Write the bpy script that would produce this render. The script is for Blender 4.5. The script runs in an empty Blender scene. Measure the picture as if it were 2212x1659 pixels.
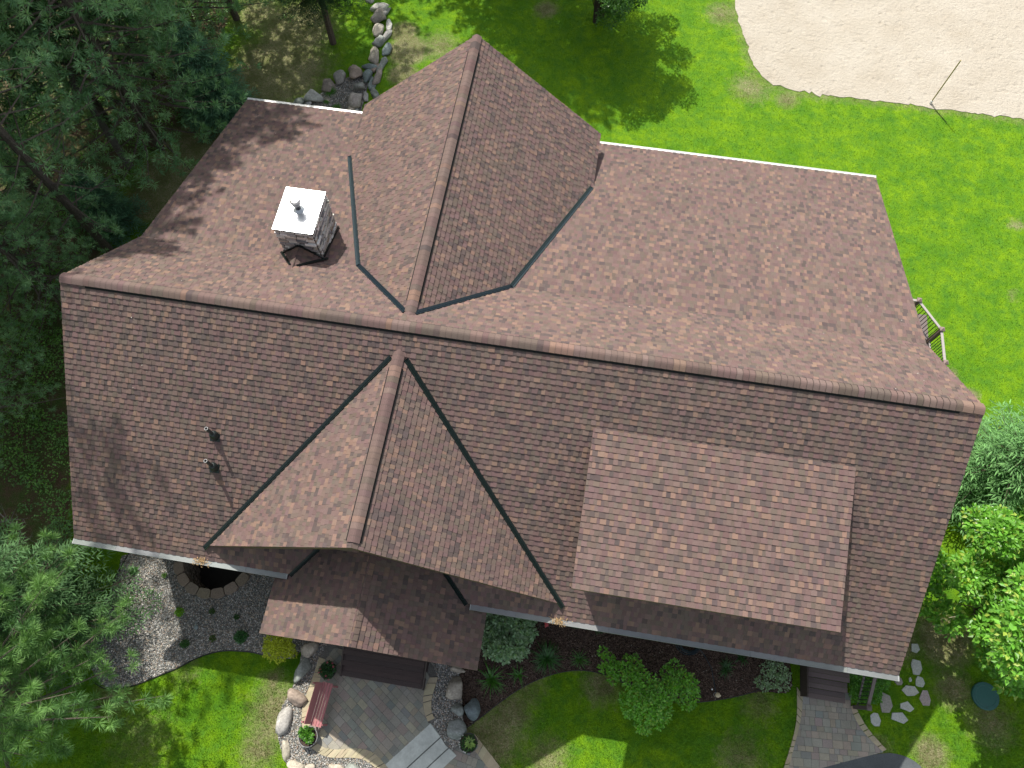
import bpy, math, random
import numpy as np
from mathutils import Vector, Matrix
from mathutils.geometry import tessellate_polygon
R = random.Random(7)
sc = bpy.context.scene
# ------------------------------------------------------------------ camera
CAM = Vector((12.4281, -7.4796, 23.9595)); YAW, PITCH, ROLL, FPX = 0.1608, 0.4009, -0.0027, 1560.38
cam_d = bpy.data.cameras.new('camera'); cam = bpy.data.objects.new('camera', cam_d)
sc.collection.objects.link(cam); sc.camera = cam
CR = Matrix.Rotation(YAW, 3, 'Z') @ Matrix.Rotation(PITCH, 3, 'X') @ Matrix.Rotation(ROLL, 3, 'Z')
cam.matrix_world = Matrix.Translation(CAM) @ CR.to_4x4()
cam_d.lens = FPX / 2212 * 36; cam_d.sensor_width = 36; cam_d.clip_end = 400; cam_d.clip_start = 0.1
# ------------------------------------------------------------------ light
SUN = Vector((-0.315, 0.506, 0.803)).normalized()
w = bpy.data.worlds.new('World'); sc.world = w; w.use_nodes = True
nt = w.node_tree; bg = nt.nodes['Background']; sky = nt.nodes.new('ShaderNodeTexSky'); sky.sky_type = 'NISHITA'
sky.sun_disc = False; sky.sun_elevation = math.asin(SUN.z); sky.sun_rotation = math.atan2(SUN.x, SUN.y)
sky.air_density = 1.0; sky.dust_density = 2.0; sky.ozone_density = 1.0
hs = nt.nodes.new('ShaderNodeHueSaturation'); hs.inputs['Saturation'].default_value = .42    # skylight desaturated so that shade turns less blue
nt.links.new(sky.outputs[0], hs.inputs['Color']); nt.links.new(hs.outputs[0], bg.inputs[0]); bg.inputs[1].default_value = 0.156
sl = bpy.data.lights.new('sun', 'SUN'); sl.energy = 4.45; sl.angle = math.radians(0.55); sl.color = (1.0, 0.955, 0.88)
so = bpy.data.objects.new('sun', sl); sc.collection.objects.link(so)
so.rotation_euler = SUN.to_track_quat('Z', 'Y').to_euler()
sc.view_settings.view_transform = 'Standard'; sc.view_settings.look = 'None'; sc.view_settings.gamma = 1
sc.view_settings.exposure = 0.4
sc.cycles.max_bounces = 6; sc.cycles.diffuse_bounces = 3; sc.cycles.transparent_max_bounces = 6
# ------------------------------------------------------------------ helpers
def V(*a): return Vector(a)
def gp(px, py, z=0.0):
    d = CR @ Vector(((px-1106)/FPX, -(py-829.5)/FPX, -1)); t = (z-CAM.z)/d.z
    return CAM + d*t
def FR(ox, oy, s):
    return lambda x, y, z=0.0: gp(ox+s*x, oy+s*y, z)
Z2 = FR(522.3, 1259.5, .25); Z3 = FR(1013.8, 1259.5, .25); Z4 = FR(1536, 1259.5, .3055); Z1 = FR(0, 1105.9, .3333)
A1 = FR(0, 0, .3333); A3 = FR(1474.6, 0, .3333); ZR = FR(614.4, 0, .1574); ZQ = FR(768, 1428.5, .13888)
ZS = FR(1812.5, 1413.1, .18054); ZG = FR(230.4, 1182.7, .19443); ZD = FR(1950.7, 629.8, .1018); DD = FR(0, 0, 1)

def tag(o, label=None, cat=None, group=None, kind=None):
    if label: o['label'] = label
    if cat: o['category'] = cat
    if group: o['group'] = group
    if kind: o['kind'] = kind
    return o
def empty(name, loc=(0, 0, 0), label=None, cat=None, group=None):
    o = bpy.data.objects.new(name, None); sc.collection.objects.link(o); o.location = loc; o.empty_display_size = .2
    return tag(o, label, cat, group)
def link_mesh(name, me, parent=None):
    o = bpy.data.objects.new(name, me); sc.collection.objects.link(o)
    if parent is not None:
        o.parent = parent; o.matrix_parent_inverse = Matrix.Translation(parent.location).inverted()
    return o
class MB:
    def __init__(s): s.v = []; s.f = []; s.c = []; s.m = []
    def face(s, pts, c=(.5, .5, .5), m=0):
        i = len(s.v); s.v.extend(tuple(p) for p in pts); s.f.append(tuple(range(i, i+len(pts)))); s.c.append(c); s.m.append(m)
    def prism(s, top, off, c=(.5, .5, .5), m=0, ms=None, skip_bottom=True, cs=None):
        """top polygon (list of Vector) with depth vector off"""
        ms = m if ms is None else ms
        i = len(s.v); n = len(top)
        s.v.extend(tuple(p) for p in top); s.v.extend(tuple(p+off) for p in top)
        s.f.append(tuple(range(i, i+n))); s.c.append(c); s.m.append(m)
        for k in range(n):
            l = (k+1) % n; s.f.append((i+k, i+n+k, i+n+l, i+l)); s.c.append(cs or c); s.m.append(ms)
        if not skip_bottom: s.f.append(tuple(range(i+2*n-1, i+n-1, -1))); s.c.append(c); s.m.append(ms)
    def box(s, ctr, size, c=(.5, .5, .5), m=0, rz=0.0, M=None):
        sx, sy, sz = size[0]/2, size[1]/2, size[2]/2
        rot = M if M is not None else Matrix.Rotation(rz, 3, 'Z'); ctr = Vector(ctr)
        p = [ctr + rot @ Vector((x*sx, y*sy, z*sz)) for z in (-1, 1) for x, y in ((-1, -1), (1, -1), (1, 1), (-1, 1))]
        i = len(s.v); s.v.extend(tuple(q) for q in p)
        for f in ((3, 2, 1, 0), (4, 5, 6, 7), (0, 1, 5, 4), (1, 2, 6, 5), (2, 3, 7, 6), (3, 0, 4, 7)):
            s.f.append(tuple(i+k for k in f)); s.c.append(c); s.m.append(m)
    def bar(s, a, b, wd, ht, c=(.5, .5, .5), m=0):
        a = Vector(a); b = Vector(b); d = b-a; L = d.length
        if L < 1e-5: return
        x = d/L; z = Vector((0, 0, 1)) if abs(x.z) < .95 else Vector((0, 1, 0)); y = z.cross(x).normalized(); z = x.cross(y)
        s.box((a+b)/2, (L, wd, ht), c, m, M=Matrix((x, y, z)).transposed())
    def tube(s, pts, rad, n=6, c=(.5, .5, .5), m=0, cap=True):
        rings = []; pts = [Vector(p) for p in pts]
        for k, p in enumerate(pts):
            d = (pts[min(k+1, len(pts)-1)]-pts[max(k-1, 0)]).normalized()
            a = d.cross(Vector((0.12, .07, 1)) if abs(d.z) < .95 else Vector((1, 0, 0))).normalized(); b = d.cross(a)
            r = rad[k] if hasattr(rad, '__len__') else rad
            i = len(s.v)
            for q in range(n):
                t = 2*math.pi*q/n; s.v.append(tuple(p + (a*math.cos(t)+b*math.sin(t))*r))
            rings.append(i)
        for k in range(len(pts)-1):
            for q in range(n):
                l = (q+1) % n; s.f.append((rings[k]+q, rings[k]+l, rings[k+1]+l, rings[k+1]+q)); s.c.append(c); s.m.append(m)
        if cap:
            s.f.append(tuple(rings[-1]+q for q in range(n))); s.c.append(c); s.m.append(m)
            s.f.append(tuple(rings[0]+q for q in range(n-1, -1, -1))); s.c.append(c); s.m.append(m)
    def lathe(s, ctr, prof, n=20, c=(.5, .5, .5), m=0):
        ctr = Vector(ctr); rows = []
        for r, z in prof:
            i = len(s.v); rows.append(i)
            for q in range(n): t = 2*math.pi*q/n; s.v.append((ctr.x+r*math.cos(t), ctr.y+r*math.sin(t), ctr.z+z))
        for k in range(len(prof)-1):
            for q in range(n):
                l = (q+1) % n; s.f.append((rows[k]+q, rows[k]+l, rows[k+1]+l, rows[k+1]+q)); s.c.append(c); s.m.append(m)
    def build(s, name, mats, parent=None, smooth=False):
        me = bpy.data.meshes.new(name); me.from_pydata(s.v, [], s.f)
        mats = mats if isinstance(mats, (list, tuple)) else [mats]
        for mm in mats: me.materials.append(mm)
        me.polygons.foreach_set('material_index', s.m)
        at = me.attributes.new('tint', 'FLOAT_COLOR', 'FACE')
        at.data.foreach_set('color', np.array([tuple(c[:3])+(1.,) for c in s.c], dtype=np.float32).ravel())
        if smooth: me.polygons.foreach_set('use_smooth', [True]*len(s.f))
        me.update(); return link_mesh(name, me, parent)
def arr_mesh(name, verts, faces, tint, mat, parent=None, extra=None):
    """verts (N,3), faces (M,k) int, tint (M,3)"""
    me = bpy.data.meshes.new(name); k = faces.shape[1]
    me.vertices.add(len(verts)); me.vertices.foreach_set('co', verts.astype(np.float32).ravel())
    me.loops.add(faces.size); me.loops.foreach_set('vertex_index', faces.astype(np.int32).ravel())
    me.polygons.add(len(faces)); me.polygons.foreach_set('loop_start', np.arange(0, faces.size, k, dtype=np.int32))
    me.polygons.foreach_set('loop_total', np.full(len(faces), k, dtype=np.int32))
    me.update(calc_edges=True); me.materials.append(mat)
    at = me.attributes.new('tint', 'FLOAT_COLOR', 'FACE')
    at.data.foreach_set('color', np.hstack([tint, np.ones((len(tint), 1))]).astype(np.float32).ravel())
    if extra is not None:
        a2 = me.attributes.new('cover', 'FLOAT_COLOR', 'FACE')
        a2.data.foreach_set('color', np.hstack([extra, np.ones((len(extra), 1))]).astype(np.float32).ravel())
    return link_mesh(name, me, parent)
# ------------------------------------------------------------------ materials
class N:
    def __init__(s, name):
        s.mat = bpy.data.materials.new(name); s.mat.use_nodes = True; s.t = s.mat.node_tree; s.b = s.t.nodes['Principled BSDF']
        s.out = s.t.nodes['Material Output']
    def n(s, t, **kw):
        x = s.t.nodes.new('ShaderNode'+t)
        for k, v in kw.items():
            if k.startswith('i_'):
                x.inputs[int(k[2:]) if k[2:].isdigit() else k[2:].replace('_', ' ')].default_value = v
            else: setattr(x, k, v)
        return x
    def l(s, a, b): s.t.links.new(a, b)
    def noise(s, vec, scale, detail=4, rough=.6):
        x = s.n('TexNoise', i_Scale=scale, i_Detail=detail, i_Roughness=rough); s.l(vec, x.inputs['Vector']); return x.outputs['Fac']
    def ramp(s, fac, stops):
        x = s.n('ValToRGB'); e = x.color_ramp.elements
        while len(e) < len(stops): e.new(.5)
        for k, (p, c) in enumerate(stops):
            e[k].position = p; e[k].color = (c, c, c, 1) if not hasattr(c, '__len__') else tuple(c)+(1,)
        s.l(fac, x.inputs[0]); return x.outputs[0]
    def mix(s, fac, a, b, mode='MIX'):
        x = s.n('Mix', data_type='RGBA', blend_type=mode)
        for val, idx in ((fac, 0), (a, 6), (b, 7)):
            if hasattr(val, 'is_linked'): s.l(val, x.inputs[idx])
            elif hasattr(val, '__len__'): x.inputs[idx].default_value = tuple(val)+(1,)
            else: x.inputs[idx].default_value = val
        return x.outputs[2]
    def bump(s, h, strength=.3, dist=.01):
        x = s.n('Bump'); x.inputs['Strength'].default_value = strength; x.inputs['Distance'].default_value = dist
        s.l(h, x.inputs['Height']); s.l(x.outputs[0], s.b.inputs['Normal'])
def mat_tint(name, rough=.85, grain=60, gamt=.35, spec=.3, bump=.25, bdist=.004, blotch=0.0, metal=0.0, bscale=None, tlu=0.0, gain=1.0):
    """albedo = per-face tint x fine grain (procedural)"""
    m = N(name); at = m.n('Attribute', attribute_name='tint'); geo = m.n('NewGeometry')
    g = m.noise(geo.outputs['Position'], grain, 3, .7)
    gr = m.ramp(g, [(.25, (1-gamt)*gain), (.75, (1+gamt)*gain)])
    col = m.mix(1.0, at.outputs['Color'], gr, 'MULTIPLY')
    if blotch:
        b = m.ramp(m.noise(geo.outputs['Position'], 1.3, 5, .65), [(.3, 1-blotch), (.7, 1+blotch)])
        col = m.mix(1.0, col, b, 'MULTIPLY')
    m.l(col, m.b.inputs['Base Color']); m.b.inputs['Roughness'].default_value = rough; m.b.inputs['Metallic'].default_value = metal
    m.b.inputs['Specular IOR Level'].default_value = spec
    if bump: m.bump(m.noise(geo.outputs['Position'], bscale or grain, 4, .7), bump, bdist)
    if tlu:
        tr = m.n('BsdfTranslucent'); mx = m.n('MixShader', i_0=tlu); m.l(m.mix(1.0, col, (1.25, 1.3, .55), 'MULTIPLY'), tr.inputs[0])
        m.l(m.b.outputs[0], mx.inputs[1]); m.l(tr.outputs[0], mx.inputs[2]); m.l(mx.outputs[0], m.out.inputs[0])
    return m.mat
M_SHINGLE = mat_tint('asphalt_shingle', .93, 180, .38, .22, .5, .003, .045, gain=.9)
M_WOOD = mat_tint('painted_wood', .6, 25, .12, .35, .15, .003)
M_DECK = mat_tint('composite_boards', .65, 30, .16, .3, .2, .003)
M_ROCK = mat_tint('field_rock', .88, 14, .32, .25, .6, .03, .22, bscale=9)
M_STONE = mat_tint('cut_stone', .85, 22, .26, .3, .6, .02, .1)
M_PAVER = mat_tint('paver_concrete', .9, 60, .22, .2, .4, .004, .12)
M_CONC = mat_tint('cast_concrete', .85, 9, .14, .3, .3, .006, .16)
M_GRAVEL = mat_tint('river_gravel', .8, 40, .15, .35, 0)
M_MULCHCHIP = mat_tint('bark_chip', .95, 50, .2, .1, 0)
M_LEAF = mat_tint('leaf', .34, 20, .12, .5, 0, tlu=.33)
M_NEEDLE = mat_tint('needle', .6, 12, .12, .3, 0, tlu=.25)
M_BARK = mat_tint('bark', .95, 18, .4, .15, .9, .03)
M_METAL = mat_tint('dark_coated_metal', .32, 30, .08, .6, .05, .002, metal=.35)
M_GUTTER = mat_tint('aluminium_gutter', .42, 40, .10, .5, .1, .002, .14, metal=.15)
M_STEEL = mat_tint('galvanised_steel', .33, 14, .08, .6, .05, .003, metal=.6)
M_PLAST = mat_tint('plastic', .4, 20, .08, .5, .05, .002)
M_FLAT = mat_tint('matte', .9, 20, .1, .2, 0)

def ground_material(name, fine=1.0, tl=0):
    m = N(name); geo = m.n('NewGeometry'); P = geo.outputs['Position']; at = m.n('Attribute', attribute_name='cover')
    sp = m.n('SeparateColor'); m.l(at.outputs['Color'], sp.inputs[0]); dry, forest, lush = sp.outputs[0], sp.outputs[1], sp.outputs[2]
    n1 = m.noise(P, .8, 7, .68); n2 = m.noise(P, 2.2, 7, .72); n3 = m.noise(P, 26, 4, .75)
    base = m.mix(m.ramp(n1, [(.38, 0.), (.62, 1.)]), (.098, .235, .008), (.185, .335, .008))
    base = m.mix(m.ramp(n2, [(.42, 0.), (.64, .85)]), base, (.075, .205, .018))
    pale = m.ramp(m.noise(P, 5.5, 6, .75), [(.60, 0.), (.75, .55)])
    base = m.mix(pale, base, (.26, .38, .07))
    def thr(src, nz, k=.55, a=.42, b=.68):
        x = m.n('Math', operation='MULTIPLY_ADD', i_1=k); m.l(nz, x.inputs[0]); m.l(src, x.inputs[2])
        return m.ramp(x.outputs[0], [(a, 0.), (b, 1.)])
    nd = m.noise(P, 4.2, 7, .78)
    straw = m.mix(m.ramp(n3, [(.3, 0.), (.7, 1.)]), (.25, .21, .12), (.46, .39, .26))
    straw = m.mix(m.ramp(m.noise(P, 1.1, 5, .7), [(.4, 0.), (.6, .75)]), straw, (.15, .13, .06))
    straw = m.mix(m.ramp(m.noise(P, 9, 5, .7), [(.46, 0.), (.66, .7)]), straw, (.10, .17, .03))
    duff = m.mix(m.ramp(m.noise(P, 1.7, 6, .7), [(.40, 0.), (.62, 1.)]), (.13, .085, .055), (.075, .125, .03))
    duff = m.mix(m.ramp(n3, [(.5, 0.), (.75, .6)]), duff, (.17, .115, .07))
    straw = m.mix(.28, straw, (.13, .20, .04)); col = m.mix(thr(dry, nd), base, straw); col = m.mix(thr(forest, nd, .3, .45, .75), col, duff)
    col = m.mix(1.0, col, m.ramp(n3, [(.25, .5), (.75, 1.5)]), 'MULTIPLY')
    m.l(col, m.b.inputs['Base Color']); m.b.inputs['Roughness'].default_value = .85; m.b.inputs['Specular IOR Level'].default_value = .12
    if not tl: m.bump(m.noise(P, 38, 5, .8), .9, .05)
    else:
        tr = m.n('BsdfTranslucent'); mx = m.n('MixShader', i_0=.35); m.l(m.mix(1.0, col, (1.5, 1.4, .6), 'MULTIPLY'), tr.inputs[0])
        m.l(m.b.outputs[0], mx.inputs[1]); m.l(tr.outputs[0], mx.inputs[2]); m.l(mx.outputs[0], m.out.inputs[0])
    return m.mat
M_LAWN = ground_material('lawn_ground'); M_BLADE = ground_material('lawn_blades', tl=1)
def sand_material():
    m = N('beach_sand'); P = m.n('NewGeometry').outputs['Position']
    c = m.mix(m.ramp(m.noise(P, .5, 5, .6), [(.35, 0.), (.65, 1.)]), (.40, .35, .275), (.47, .425, .35))
    c = m.mix(m.ramp(m.noise(P, 5, 8, .75), [(.58, 0.), (.70, .8)]), c, (.33, .265, .185))
    c = m.mix(m.ramp(m.noise(P, 60, 3, .7), [(.35, 0.), (.65, .4)]), c, (.52, .475, .40))
    v = m.n('TexVoronoi', i_Scale=2.6); m.l(P, v.inputs['Vector']); v.feature = 'SMOOTH_F1'
    ft = m.ramp(v.outputs['Distance'], [(.05, 0.), (.32, 1.)]); c = m.mix(m.ramp(m.noise(P, .6, 3, .5), [(.45, 0.), (.6, .22)]), c, m.mix(ft, (.34, .285, .21), (.46, .415, .34)))
    m.l(c, m.b.inputs['Base Color']); m.b.inputs['Roughness'].default_value = .95; m.b.inputs['Specular IOR Level'].default_value = .1
    h = m.n('Math', operation='MULTIPLY_ADD', i_1=.5); m.l(m.noise(P, 1.3, 7, .62), h.inputs[0]); m.l(m.noise(P, 7, 7, .7), h.inputs[2])
    h2 = m.n('Math', operation='MULTIPLY_ADD', i_1=.35); m.l(ft, h2.inputs[0]); m.l(h.outputs[0], h2.inputs[2])
    m.bump(h2.outputs[0], .8, .12); return m.mat
M_SAND = sand_material()
def simple_ground(name, a, b, s1, s2, bs, bd, rough=.95):
    m = N(name); P = m.n('NewGeometry').outputs['Position']
    c = m.mix(m.ramp(m.noise(P, s1, 6, .7), [(.35, 0.), (.65, 1.)]), a, b)
    c = m.mix(1.0, c, m.ramp(m.noise(P, s2, 3, .8), [(.25, .55), (.75, 1.5)]), 'MULTIPLY')
    m.l(c, m.b.inputs['Base Color']); m.b.inputs['Roughness'].default_value = rough; m.b.inputs['Specular IOR Level'].default_value = .15
    m.bump(m.noise(P, s2, 4, .8), bs, bd); return m.mat
M_MULCH = simple_ground('bark_mulch', (.075, .052, .042), (.125, .09, .072), 2.2, 45, 1., .04)
M_GBED = simple_ground('gravel_bed', (.14, .135, .12), (.20, .195, .18), 2, 30, 1., .03)
M_ASPH = simple_ground('asphalt_drive', (.075, .085, .09), (.10, .11, .115), 1.5, 90, .5, .006, .9)
M_SIDING = mat_tint('house_siding', .75, 12, .12, .3, .2, .004)
M_GLASS = mat_tint('window_glass', .08, 5, .02, .8, 0)
# ------------------------------------------------------------------ polygon tools
def clip(poly, axis, val, keep_greater):
    out = []; n = len(poly)
    for i in range(n):
        a, b = poly[i], poly[(i+1) % n]
        da = (a[axis]-val)*(1 if keep_greater else -1); db = (b[axis]-val)*(1 if keep_greater else -1)
        if da >= 0: out.append(a)
        if (da >= 0) != (db >= 0):
            t = da/(da-db); out.append((a[0]+t*(b[0]-a[0]), a[1]+t*(b[1]-a[1])))
    return out
def area(p): return abs(sum(p[i][0]*p[(i+1) % len(p)][1]-p[(i+1) % len(p)][0]*p[i][1] for i in range(len(p))))/2
def rough_poly(pts, amp=.07):
    pts = smooth_poly(pts); out = []; r = random.Random(77)
    for i in range(len(pts)):
        a, b = pts[i], pts[(i+1) % len(pts)]; n = max(1, min(60, int((b-a).length/.16)))
        for k in range(n): q = a.lerp(b, k/n); out.append(V(q.x+r.gauss(0, amp*.5), q.y+r.gauss(0, amp*.6), q.z))
    return out
def inpoly(x, y, poly):
    x = np.asarray(x); y = np.asarray(y); c = np.zeros(x.shape, bool); n = len(poly)
    for i in range(n):
        x1, y1 = poly[i][0], poly[i][1]; x2, y2 = poly[(i+1) % n][0], poly[(i+1) % n][1]
        if y1 == y2: continue
        c ^= ((y1 > y) != (y2 > y)) & (x < (x2-x1)*(y-y1)/(y2-y1)+x1)
    return c
def smooth_poly(pts, it=2):
    pts = [Vector((p[0], p[1], p[2] if len(p) > 2 else 0)) for p in pts]
    for _ in range(it):
        q = []
        for i in range(len(pts)):
            a, b = pts[i], pts[(i+1) % len(pts)]; q += [a*.75+b*.25, a*.25+b*.75]
        pts = q
    return pts
def sheet(name, pts, z, mat, kind='structure', holes=(), thick=0.0, tint=(.3, .3, .3), parent=None):
    mb = MB(); loops = [[Vector((p[0], p[1], z)) for p in pts]]+[[Vector((p[0], p[1], z)) for p in h] for h in holes]
    flat = [p for l in loops for p in l]
    for t in tessellate_polygon(loops):
        a, b, c = (flat[i] for i in t)
        if (b-a).cross(c-a).z < 0: b, c = c, b
        mb.face((a, b, c), tint)
    if thick:
        for l in loops:
            for i in range(len(l)):
                a, b = l[i], l[(i+1) % len(l)]; mb.face((a, b, b-V(0, 0, thick), a-V(0, 0, thick)), tint)
    o = mb.build(name, mat, parent)
    if kind: o['kind'] = kind
    return o
def vary(c, r, k=.1, h=.03):
    f = 1+r.uniform(-k, k); return tuple(max(.003, x*f*(1+r.uniform(-h, h))) for x in c)
# ------------------------------------------------------------------ coursed cladding (shingles, stones, pavers, boards)
PAL_SH = [((.226, .148, .115), 12), ((.164, .107, .099), 27), ((.150, .113, .094), 25), ((.112, .085, .079), 14), ((.176, .121, .105), 22)]
def pick(pal, r):
    t = r.uniform(0, sum(w for _, w in pal))
    for c, w_ in pal:
        t -= w_
        if t <= 0: return c
    return pal[-1][0]
def plane_frame(poly, upslope):
    n = (poly[1]-poly[0]).cross(poly[2]-poly[0]).normalized()
    if n.z < 0: n = -n
    vv = (upslope - n*upslope.dot(n)).normalized(); uu = vv.cross(n); return uu, vv, n
def shingles(mb, poly, upslope, seed, expo=.1427):
    r = random.Random(seed); u, v, n = plane_frame(poly, upslope); o = poly[0]
    P2 = [((p-o).dot(u), (p-o).dot(v)) for p in poly]
    v0 = min(p[1] for p in P2); v1 = max(p[1] for p in P2); k = 0
    while v0+k*expo < v1-.01:
        a = v0+k*expo; b = a+expo; row = clip(clip(P2, 1, a, True), 1, b, False); k += 1
        if len(row) < 3: continue
        x = min(p[0] for p in row)-r.uniform(0, .2); xe = max(p[0] for p in row); tooth = r.random() < .5
        j1 = r.uniform(-.003, .003); c = pick(PAL_SH, r)
        while x < xe:
            wd = r.uniform(.08, .16) if tooth else r.uniform(.065, .135)
            cell = clip(clip(row, 0, x, True), 0, x+wd, False)
            if len(cell) >= 3 and area(cell) > 2e-5:
                lift = (.0235 if tooth else .0135)
                c = vary(pick(PAL_SH, r), r, .10)
                top = [o+u*p[0]+v*p[1]+n*(.004+lift*(1-(p[1]-a)/expo)) for p in cell]
                off = -n*.006-n*lift; i0 = len(mb.v); nt_ = len(top); mb.v.extend(tuple(q) for q in top); mb.v.extend(tuple(q+off) for q in top)
                mb.f.append(tuple(range(i0, i0+nt_))); mb.c.append(c); mb.m.append(0)
                for q in range(nt_):
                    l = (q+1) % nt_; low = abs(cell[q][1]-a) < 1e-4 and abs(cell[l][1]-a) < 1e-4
                    mb.f.append((i0+q, i0+nt_+q, i0+nt_+l, i0+l)); mb.c.append((.035, .03, .029) if low else c); mb.m.append(0)  # butt edges near black: cut asphalt plus painted course shadow
            x += wd; tooth = not tooth
def slab(mb, poly, th, c, m=0):
    poly = list(poly); n = (poly[1]-poly[0]).cross(poly[2]-poly[0])
    if n.z < 0: poly.reverse()
    mb.prism(poly, V(0, 0, -th), c, m, skip_bottom=False)
FASCIA = (.105, .068, .05)
def roof_plane(sh, sb, poly, up, seed, th=.17):
    shingles(sh, poly, up, seed); n = plane_frame(poly, up)[2]; slab(sb, [p-n*.004 for p in poly], th, FASCIA)
def ridge_cap(name, a, b, slope, parent, seed, hw=.145, lift=.028, vent=True, expo=.145, dz=0.0):
    """row of bent cap shingles riding on a vent, with dark gap below"""
    r = random.Random(seed); a = Vector(a); b = Vector(b); d = (b-a).normalized(); s = d.cross(V(0, 0, 1)).normalized()
    L = (b-a).length; mb = MB(); prof = [-1, -.75, -.5, -.25, 0, .25, .5, .75, 1]; c = pick(PAL_SH, r); i = 0
    base = (lift if vent else .016)+dz
    jit = [r.uniform(0, .004) for _ in range(999)]
    def pt(t, q, up): 
        w_ = hw*q; return a + d*t + s*w_ + V(0, 0, base+up+.035 - slope*(math.sqrt(w_*w_+.055**2)-.012))
    n = int(L/expo); e = L/n
    for k in range(n):
        if r.random() > .4: c = vary((.182, .128, .111) if r.random() < .35 else pick(PAL_SH, r), r, .10)
        t0, t1 = k*e, (k+1)*e
        for q0, q1 in zip(prof[:-1], prof[1:]):
            u0 = .014+jit[k]; mb.face((pt(t0, q0, u0), pt(t0, q1, u0), pt(t1, q1, .002), pt(t1, q0, .002)), c)
        for q0, q1 in zip(prof[:-1], prof[1:]): mb.face((pt(t0+.001, q0, u0+.0012), pt(t0+.001, q1, u0+.0012), pt(t0+.011, q1, u0+.0009), pt(t0+.011, q0, u0+.0009)), (.125, .092, .082))  # dark strip painted as each cap's shadow line and asphalt edge
        mb.face([pt(t0, q, .014+jit[k]) for q in prof]+[pt(t0, q, -.004) for q in reversed(prof)], (.04, .034, .033))
        for q in (-1, 1): mb.face((pt(t0, q, .01), pt(t1, q, .002), pt(t1, q, -.008), pt(t0, q, -.008)), c)
    if vent:
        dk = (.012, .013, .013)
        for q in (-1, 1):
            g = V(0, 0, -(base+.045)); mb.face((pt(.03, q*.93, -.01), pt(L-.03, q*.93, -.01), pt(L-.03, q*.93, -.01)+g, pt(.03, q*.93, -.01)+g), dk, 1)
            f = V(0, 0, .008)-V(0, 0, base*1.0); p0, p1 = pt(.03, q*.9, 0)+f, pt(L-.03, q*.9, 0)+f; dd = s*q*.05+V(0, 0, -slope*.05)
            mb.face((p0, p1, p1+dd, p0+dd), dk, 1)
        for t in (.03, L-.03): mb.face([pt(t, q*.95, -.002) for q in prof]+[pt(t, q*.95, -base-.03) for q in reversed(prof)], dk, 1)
    return mb.build(name, [M_SHINGLE, M_FLAT], parent)
def valley(name, pts, nL, nR, hw, parent, c=(.018, .03, .028)):
    """W-shaped metal valley strip laid along pts, nL/nR = normals of the two planes per segment"""
    mb = MB(); n = len(pts)
    rows = []
    for k in range(n-1):
        a, b = pts[k], pts[k+1]; d = (b-a).normalized(); l = nL[k].cross(d).normalized(); rr = nR[k].cross(d).normalized()
        if l.dot(rr) > 0: rr = -rr
        if l.dot(nR[k]) < 0: l = -l; rr = -rr
        l = l if l.dot(nR[k]) > 0 else -l; rr = rr if rr.dot(nL[k]) > 0 else -rr
        up = (nL[k]+nR[k]).normalized(); prof = [l*hw+nL[k]*.016, l*(hw-.004)+nL[k]*.040, l*.018+up*.031, up*.056, rr*.018+up*.031, rr*(hw-.004)+nR[k]*.040, rr*hw+nR[k]*.016]
        A = [a+p for p in prof]; B = [b+p for p in prof]
        for i in range(len(prof)-1): mb.face((A[i], B[i], B[i+1], A[i+1]), c)
        mb.face(A, c); mb.face(B, c)
    return mb.build(name, M_METAL, parent)
# ------------------------------------------------------------------ ground extents
H = 8.70                                    # ridge height
D1, W1 = 4.5259, 5.5869; MS = D1/W1; W2, D2 = 2.7012, 2.1931; W3, D3 = 10.2087, 4.5366; S3 = (D3-D2)/(W3-W2); LX = 22.05
def zr(y): return H-MS*abs(y) if y < W2 else H-D2-S3*(y-W2)
PZ = .16                                    # patio level
# window well
pc = [ZG(795, 160, .1), ZG(1172, 515, .1), ZG(1565, 280, .1)]
(ax, ay), (bx, by), (cx_, cy_) = [(p.x, p.y) for p in pc]
dd = 2*(ax*(by-cy_)+bx*(cy_-ay)+cx_*(ay-by))
WX = ((ax*ax+ay*ay)*(by-cy_)+(bx*bx+by*by)*(cy_-ay)+(cx_*cx_+cy_*cy_)*(ay-by))/dd
WY = ((ax*ax+ay*ay)*(cx_-bx)+(bx*bx+by*by)*(ax-cx_)+(cx_*cx_+cy_*cy_)*(bx-ax))/dd
WR = math.hypot(ax-WX, ay-WY); WALLY = -5.02
print('well', WX, WY, WR)
def well_loop(rad, n=28):
    a0 = math.asin(min(1, max(-1, (WALLY-WY)/rad))); pts = []
    for k in range(n+1):
        t = (math.pi-a0) + (math.pi+2*a0)*k/n; pts.append(V(WX+rad*math.cos(t), WY+rad*math.sin(t), 0))
    return pts
well_in = well_loop(WR-.13)
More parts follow.
